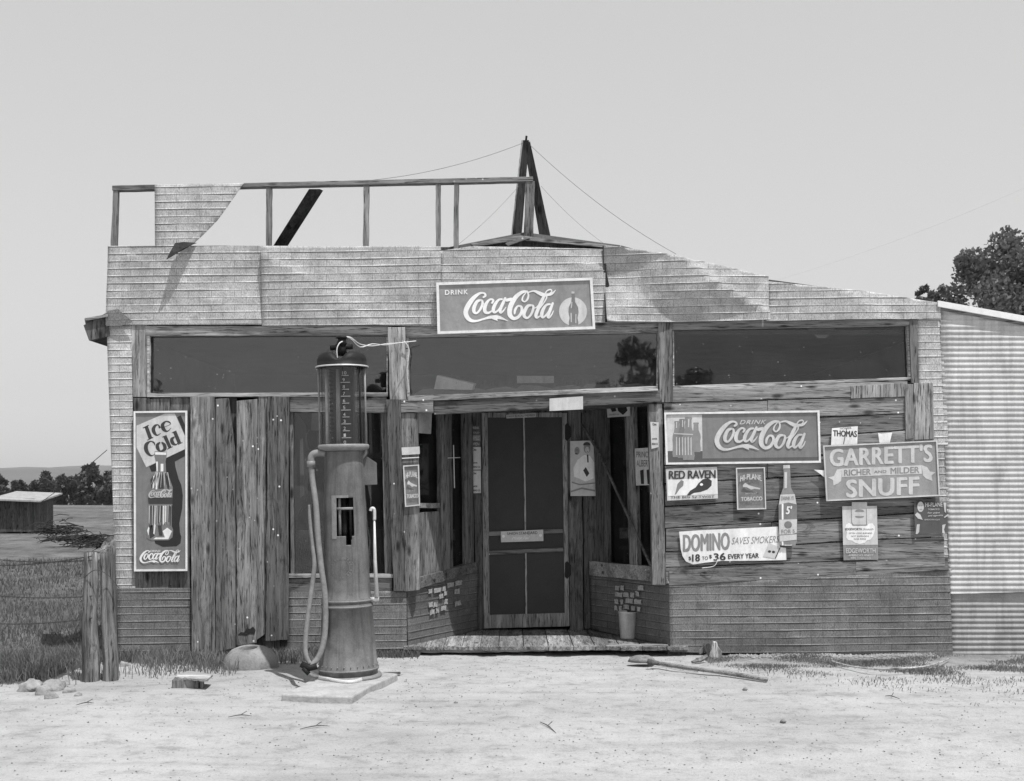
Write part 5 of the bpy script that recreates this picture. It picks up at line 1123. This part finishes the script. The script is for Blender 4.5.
m = MB(); m.tube([FP(-1.5).hit(119, 588), FP(-1.52).hit(108, 575), FP(-1.55).hit(95, 570), FP(-1.5).hit(84, 578)], .003, 5, 4); m.build('tie_wire', 'rust', fence)
# rocks
pr = random.Random(12)
def rock(x, y, s_, label, group, seed, mat='stone', name='rock'):
    p = gp(x, y, 0); m = MB(); n = 9
    for i in range(n+1):
        th = math.pi*i/n
        for j in range(12):
            a = 2*math.pi*j/12; d = Vector((math.sin(th)*math.cos(a), math.sin(th)*math.sin(a), math.cos(th)*.7)); m.v.append(p+Vector((0, 0, s_*.35))+d*s_*(1+.55*noise.noise(d*1.5+Vector((seed, 0, 0)))+.22*noise.noise(d*4.5+Vector((seed, 3, 0)))))
    m.f = [(i*12+j, (i+1)*12+j, (i+1)*12+(j+1) % 12, i*12+(j+1) % 12) for i in range(n) for j in range(12)]
    return tag(m.build(name, mat, smooth=True), label, 'rock', group)
RL = ['largest pale rock of the heap left of the fence posts', 'rock at the left of the heap by the fence posts', 'flat rock low in the front of the heap by the fence', 'rock on the right side of the heap, nearest the posts', 'small rock behind the heap by the fence', 'small rock in front of the left fence post', 'rock farthest left beside the heap']
for i, (x, y, s_) in enumerate(((56, 691, .085), (44, 695, .07), (52, 699, .05), (69, 694, .05), (63, 686, .05), (78, 697, .03), (30, 692, .08))): rock(x, y, s_, RL[i], 'pale rocks heaped by the fence', i*3.1)
for i, (x, y, s_, l_) in enumerate(((124, 668, .05, 'small block at the foot of the left corner'), (456, 703, .015, 'tiny stone on the sand in front of the porch'), (783, 722, .02, 'small dark stone on the open sand at right'), (745, 690, .018, 'small stone on the sand below the shovel end'))):
    rock(x, y, s_, l_, None, 40+i)
# twigs on the ground
TW = [((76, 705), (94, 703), 'twig on the sand in front of the rock heap'), ((228, 717), (252, 716), 'dark twig on the sand in front of the step'), ((885, 696), (900, 699), 'flat chip on the sand at the far right'), ((540, 722), (556, 733), 'thin twig on the sand before the porch'), ((300, 729), (330, 726), 'faint twig on the sand below the slab')]
for a, b, l_ in TW:
    p, q_ = gp(*a, .012), gp(*b, .012); mid = p.lerp(q_, .5)+Vector((.0, .02, .008)); m = MB(); m.tube([p, mid, q_], [.002, .0045, .0015], 5, 4); m.tube([mid, mid+Vector((.03, .05, .015))], .003, 5)
    tag(m.build('twig', 'bark_dark'), l_, 'twig', 'twigs scattered on the sand')
m = MB(); m.tube([gp(832, 661, .03), gp(850, 666, .04), gp(880, 669, .06), (gp(920, 667, .06)), gp(938, 663, .04), gp(950, 658, .03)], [.006, .008, .009, .008, .007, .005], 6, 5)
tag(m.build('bent_branch', 'wood_hl'), 'long pale bent branch on the weeds under the right wall', 'branch')
m = MB(); m.tube([gp(272, 648, .03), gp(297, 645, .03)], .014, 7); tag(m.build('stick', 'wood_hl'), 'pale stick behind the concrete cap', 'stick')
m = MB(); m.box(gp(392, 673, .03), (.14, .05, .012), .1); tag(m.build('wood_chip', 'bark_dark'), 'dark chip of wood at the right corner of the slab', 'wood chip')
# pebbles, gravel
def pebbles(name, n, fn, smin, smax, seed, mat):
    pr = random.Random(seed); m = MB()
    for _ in range(n):
        x, y = fn(pr); s_ = pr.uniform(smin, smax); z = gz(x, y); c = Vector((x, y, z+s_*.2)); a = pr.random()*6
        vv = [c+Vector((math.cos(a+k*1.257)*s_*pr.uniform(.7, 1.2), math.sin(a+k*1.257)*s_*pr.uniform(.7, 1.2), 0)) for k in range(5)]+[c+Vector((0, 0, s_*pr.uniform(.4, .9)))]
        m.add(vv, [(k, (k+1) % 5, 5) for k in range(5)])
    return tag(m.build(name, mat), kind='stuff')
pebbles('gravel', 900, lambda r: (r.uniform(2.0, 3.9), -.02-abs(r.gauss(0, .07))), .008, .022, 1, 'stone')
pebbles('pebbles', 2600, lambda r: (r.uniform(-5.5, 5.5), -.1-r.random()**1.0*5.2), .003, .009, 2, 'stone')
pebbles('dark_crumbs', 1800, lambda r: (r.uniform(-5.5, 5.5), -.1-r.random()**1.2*5.2), .003, .008, 3, 'bark_dark')

# grass
def grass(name, spots, mat, seed):
    pr = random.Random(seed); m = MB()
    for x, y, h, wd in spots:
        z = gz(x, y)-.005; a = pr.random()*math.pi; dx, dy = math.cos(a)*wd, math.sin(a)*wd; lx, ly = pr.gauss(0, .35)*h, pr.gauss(0, .35)*h
        p = Vector((x, y, z)); o = len(m.v)
        m.v += [p+Vector((-dx, -dy, 0)), p+Vector((dx, dy, 0)), p+Vector((dx*.7+lx*.4, dy*.7+ly*.4, h*.6)), p+Vector((-dx*.7+lx*.4, -dy*.7+ly*.4, h*.6)), p+Vector((lx, ly, h))]
        m.f += [(o, o+1, o+2, o+3), (o+3, o+2, o+4)]
    return tag(m.build(name, mat), kind='stuff')
pr = random.Random(21); sp = []
for _ in range(14000):
    x = pr.uniform(-3.75, -1.35); y = -.05-abs(pr.gauss(0, .48))*(1 if x < -2.3 else .5)
    dn = noise.noise(Vector((x*2.2, y*2.5, 0)))
    if dn+.28 < pr.random()*.5 or -.62 > y+.001*x and x > -2.0: continue
    sp.append((x, y, pr.uniform(.03, .13)*(1+dn), .004))
for _ in range(1600):
    x = pr.uniform(-1.5, -.85); sp.append((x, -.04-abs(pr.gauss(0, .07)), pr.uniform(.02, .08), .004))
grass('dry_grass', sp, 'grass', 5)['label'] = 'dry grass along the foot of the left wall'
sp = []
for _ in range(42000):
    x = pr.uniform(1.75, 5.2); y = -.08-abs(pr.gauss(0, .66))*(.35+.75*min(1, max(0, (x-1.7)/1.6)))
    dn = noise.noise(Vector((x*1.6, y*3.0, 5)))
    if dn+.20 < pr.random()*.5: continue
    sp.append((x, y, pr.uniform(.008, .032)*(1+dn), .0035))
M['weeds_dry'] = leaf_mat('dusty weeds', .20, .5)
grass('low_weeds', sp, 'weeds_dry', 6)['label'] = 'low trampled weeds under the right wall'
sp = []
for _ in range(42000):
    y = -1.6+(pr.random()**2.0)*16; x = -3.85-pr.random()**1.3*(3.2+y*.45+1.6)
    if y < -1.35+.25*noise.noise(Vector((x*2, 0, 1))): continue
    dn = noise.noise(Vector((x*.8, y*.8, 9)))
    sp.append((x, y, pr.uniform(.03, .11)*(1+dn*.9)*(1+1.1*max(0, 1-abs(y+.6)/1.0)), .004+.0005*max(0, y)))
grass('field_grass', sp, 'weeds', 7)['label'] = 'long grass of the field beside the store'
sp = []
for _ in range(9000):
    x = pr.uniform(-5.2, -3.75); y = pr.uniform(-1.6, -.9)+pr.gauss(0, .1)
    if noise.noise(Vector((x*2.5, y*2.5, 2)))+.3 < pr.random()*.7: continue
    sp.append((x, y, pr.uniform(.04, .16), .004))
grass('post_grass', sp, 'weeds', 8)['label'] = 'weeds around the foot of the fence posts'
# ================================================================== TREES
def tree(name, label, cat, group, x, y, z0, H_, crown, mat, leaf, nl, seed, trunk_r=.2, clumps=40, squash=1):
    pr = random.Random(seed); t_ = thing(name, label, cat, (x, y, z0), group=group)
    cx, cy, cz, rx, ry, rz = crown; m = MB(); m.tube([(x, y, z0-.3), (x+.1, y, z0+(cz-z0)*.5), (cx, cy, cz)], [trunk_r, trunk_r*.75, trunk_r*.4], 9, 4)
    cl = []
    for k in range(clumps):
        while True:
            d = Vector((pr.gauss(0, 1), pr.gauss(0, 1), pr.gauss(0, 1))).normalized(); rr = pr.uniform(.45, 1.0)
            if d.z > -.75: break
        c = Vector((cx+d.x*rx*rr, cy+d.y*ry*rr, cz+d.z*rz*rr)); cl.append((c, pr.uniform(.16, .34)*min(rx, rz)))
        if k % 3 == 0: m.tube([(cx, cy, cz-rz*.4), Vector((cx, cy, cz-rz*.2)).lerp(c, .5), c], [trunk_r*.35, trunk_r*.2, trunk_r*.06], 5, 3)
    m.build('trunk', 'bark_dark', t_, smooth=True)
    m = MB()
    for k in range(nl):
        c, r = cl[pr.randrange(len(cl))]; d = Vector((pr.gauss(0, 1), pr.gauss(0, 1), pr.gauss(0, 1))).normalized()*r*pr.random()**.45
        p = c+d; s_ = leaf*pr.uniform(.5, 1.2); u = Vector((pr.gauss(0, 1), pr.gauss(0, 1), pr.gauss(0, 1))).normalized(); v = u.cross(Vector((pr.random(), pr.random(), pr.random()))).normalized()
        m.add([p-u*s_, p+v*s_*.55, p+u*s_, p-v*s_*.55], [(0, 1, 2, 3)])
    m.build('crown', mat, t_)
    return t_
tree('oak_tree', 'leafy oak rising behind the lean-to roof', 'tree', None, 10.3, 13, 0, 7, (10.25, 13, 4.85, 2.05, 2.0, 1.75), 'leaf', .058, 30000, 3, .22, 66)
tree('oak_sapling', 'thin leafy sapling at the left edge of the oak behind the lean-to', 'tree', None, 8.45, 12.6, 0, 5, (8.3, 12.6, 5.25, .32, .3, .26), 'leaf', .055, 900, 13, .03, 9)
# loose sprays at its left side
FT = ['rounded dark tree nearest the store corner in the far tree line', 'low dark tree left of the rounded one in the far tree line', 'small tree at the left end of the visible tree line', 'broad bush behind the outbuilding roof', 'tree mostly hidden by the left wall of the store', 'last low bush of the far tree line at the photo edge']
for i, (px, top, wd) in enumerate(((96, 464, 34), (70, 474, 30), (44, 475, 24), (20, 481, 16), (122, 466, 30), (-4, 477, 22))):
    dd = 150+i*4; s_ = dd/FPX; x = (px-CX)*s_; zt = H+(HY-top)*s_; zb = -4.5; ry = wd*s_*.62; zc = (zt+zb)/2+.8
    tree('far_tree', FT[i], 'tree', 'trees along the far edge of the field', x, dd-D, zb, 0, (x, dd-D, zc, ry, ry, zt-zc), 'leaf_far', .42, 5000, 30+i, .25, 34)
# trees across the road behind the camera, seen only as reflections in the panes
for i, (x, y, top, rx, lab) in enumerate(((7.0, -46, 8.6, 2.6, 'roadside tree behind the viewer, mirrored in the middle transom glass'), (-17.5, -42, 6.4, 3.2, 'roadside tree behind the viewer, mirrored in the left transom glass'))):
    tree('roadside_tree', lab, 'tree', 'roadside trees behind the viewer', x, y, 0, 0, (x, y, top-3.2, rx, rx, 3.2), 'leaf', .16, 7000, 60+i, .25, 34)
# far outbuilding and brush
ob_ = thing('outbuilding', 'small low outbuilding with a pale roof in the field at the left edge', 'outbuilding', tuple(gp(26, 530, 0)))
c = gp(26, 531, 0); k = (c.y+D)/FPX
m = MB(); m.box((c.x-12*k, c.y+.8, .5), (40*k, 1.6, 1.05)); m.build('wall', 'wood_dark', ob_)
m = MB(); a = [Vector((c.x-34*k, c.y-.3, .98)), Vector((c.x+18*k, c.y-.3, .92)), Vector((c.x+14*k, c.y+1.9, 1.14)), Vector((c.x-34*k, c.y+1.9, 1.2))]
m.add(a+[q_+Vector((0, 0, .05)) for q_ in a], [(3, 2, 1, 0), (4, 5, 6, 7), (0, 1, 5, 4), (1, 2, 6, 5), (2, 3, 7, 6), (3, 0, 4, 7)]); m.build('roof', 'corr_dark', ob_)
pr = random.Random(31)
def brush(cx, cy, w_, h_, n, lab):
    m = MB(); c = gp(cx, cy, 0)
    for _ in range(n):
        p = c+Vector((pr.gauss(0, w_), pr.gauss(0, w_*.4), abs(pr.gauss(0, h_)))); d = Vector((pr.gauss(0, 1), pr.gauss(0, 1), pr.gauss(0, .2))).normalized()*pr.uniform(.12, .42)
        m.tube([p-d, p+Vector((0, 0, .05)), p+d], [.012, .012, .005], 4)
    tag(m.build('brush_pile', 'tarred_shaded'), lab, 'brush pile', 'piles of brushwood in the field')
brush(58, 534, .32, .14, 150, 'taller brush pile beside the outbuilding'); brush(84, 542, .45, .08, 130, 'low brush pile between the outbuilding and the store'); brush(106, 547, .4, .06, 90, 'flat brush pile nearest the store corner')
# ================================================================== HAZE
hz = MB(); hz.box((0, 1900, 110), (8200, 4300, 260)); 
hm = bpy.data.materials.new('haze air'); hm.use_nodes = True; ht = hm.node_tree; ht.nodes.clear()
ho = N(ht, 'ShaderNodeOutputMaterial'); pv_ = N(ht, 'ShaderNodeVolumePrincipled'); pv_.inputs['Color'].default_value = (1, 1, 1, 1); pv_.inputs['Density'].default_value = .00014
ht.links.new(pv_.outputs[0], ho.inputs['Volume'])
USE_HAZE = True
if USE_HAZE: tag(hz.build('haze', hm), kind='stuff')
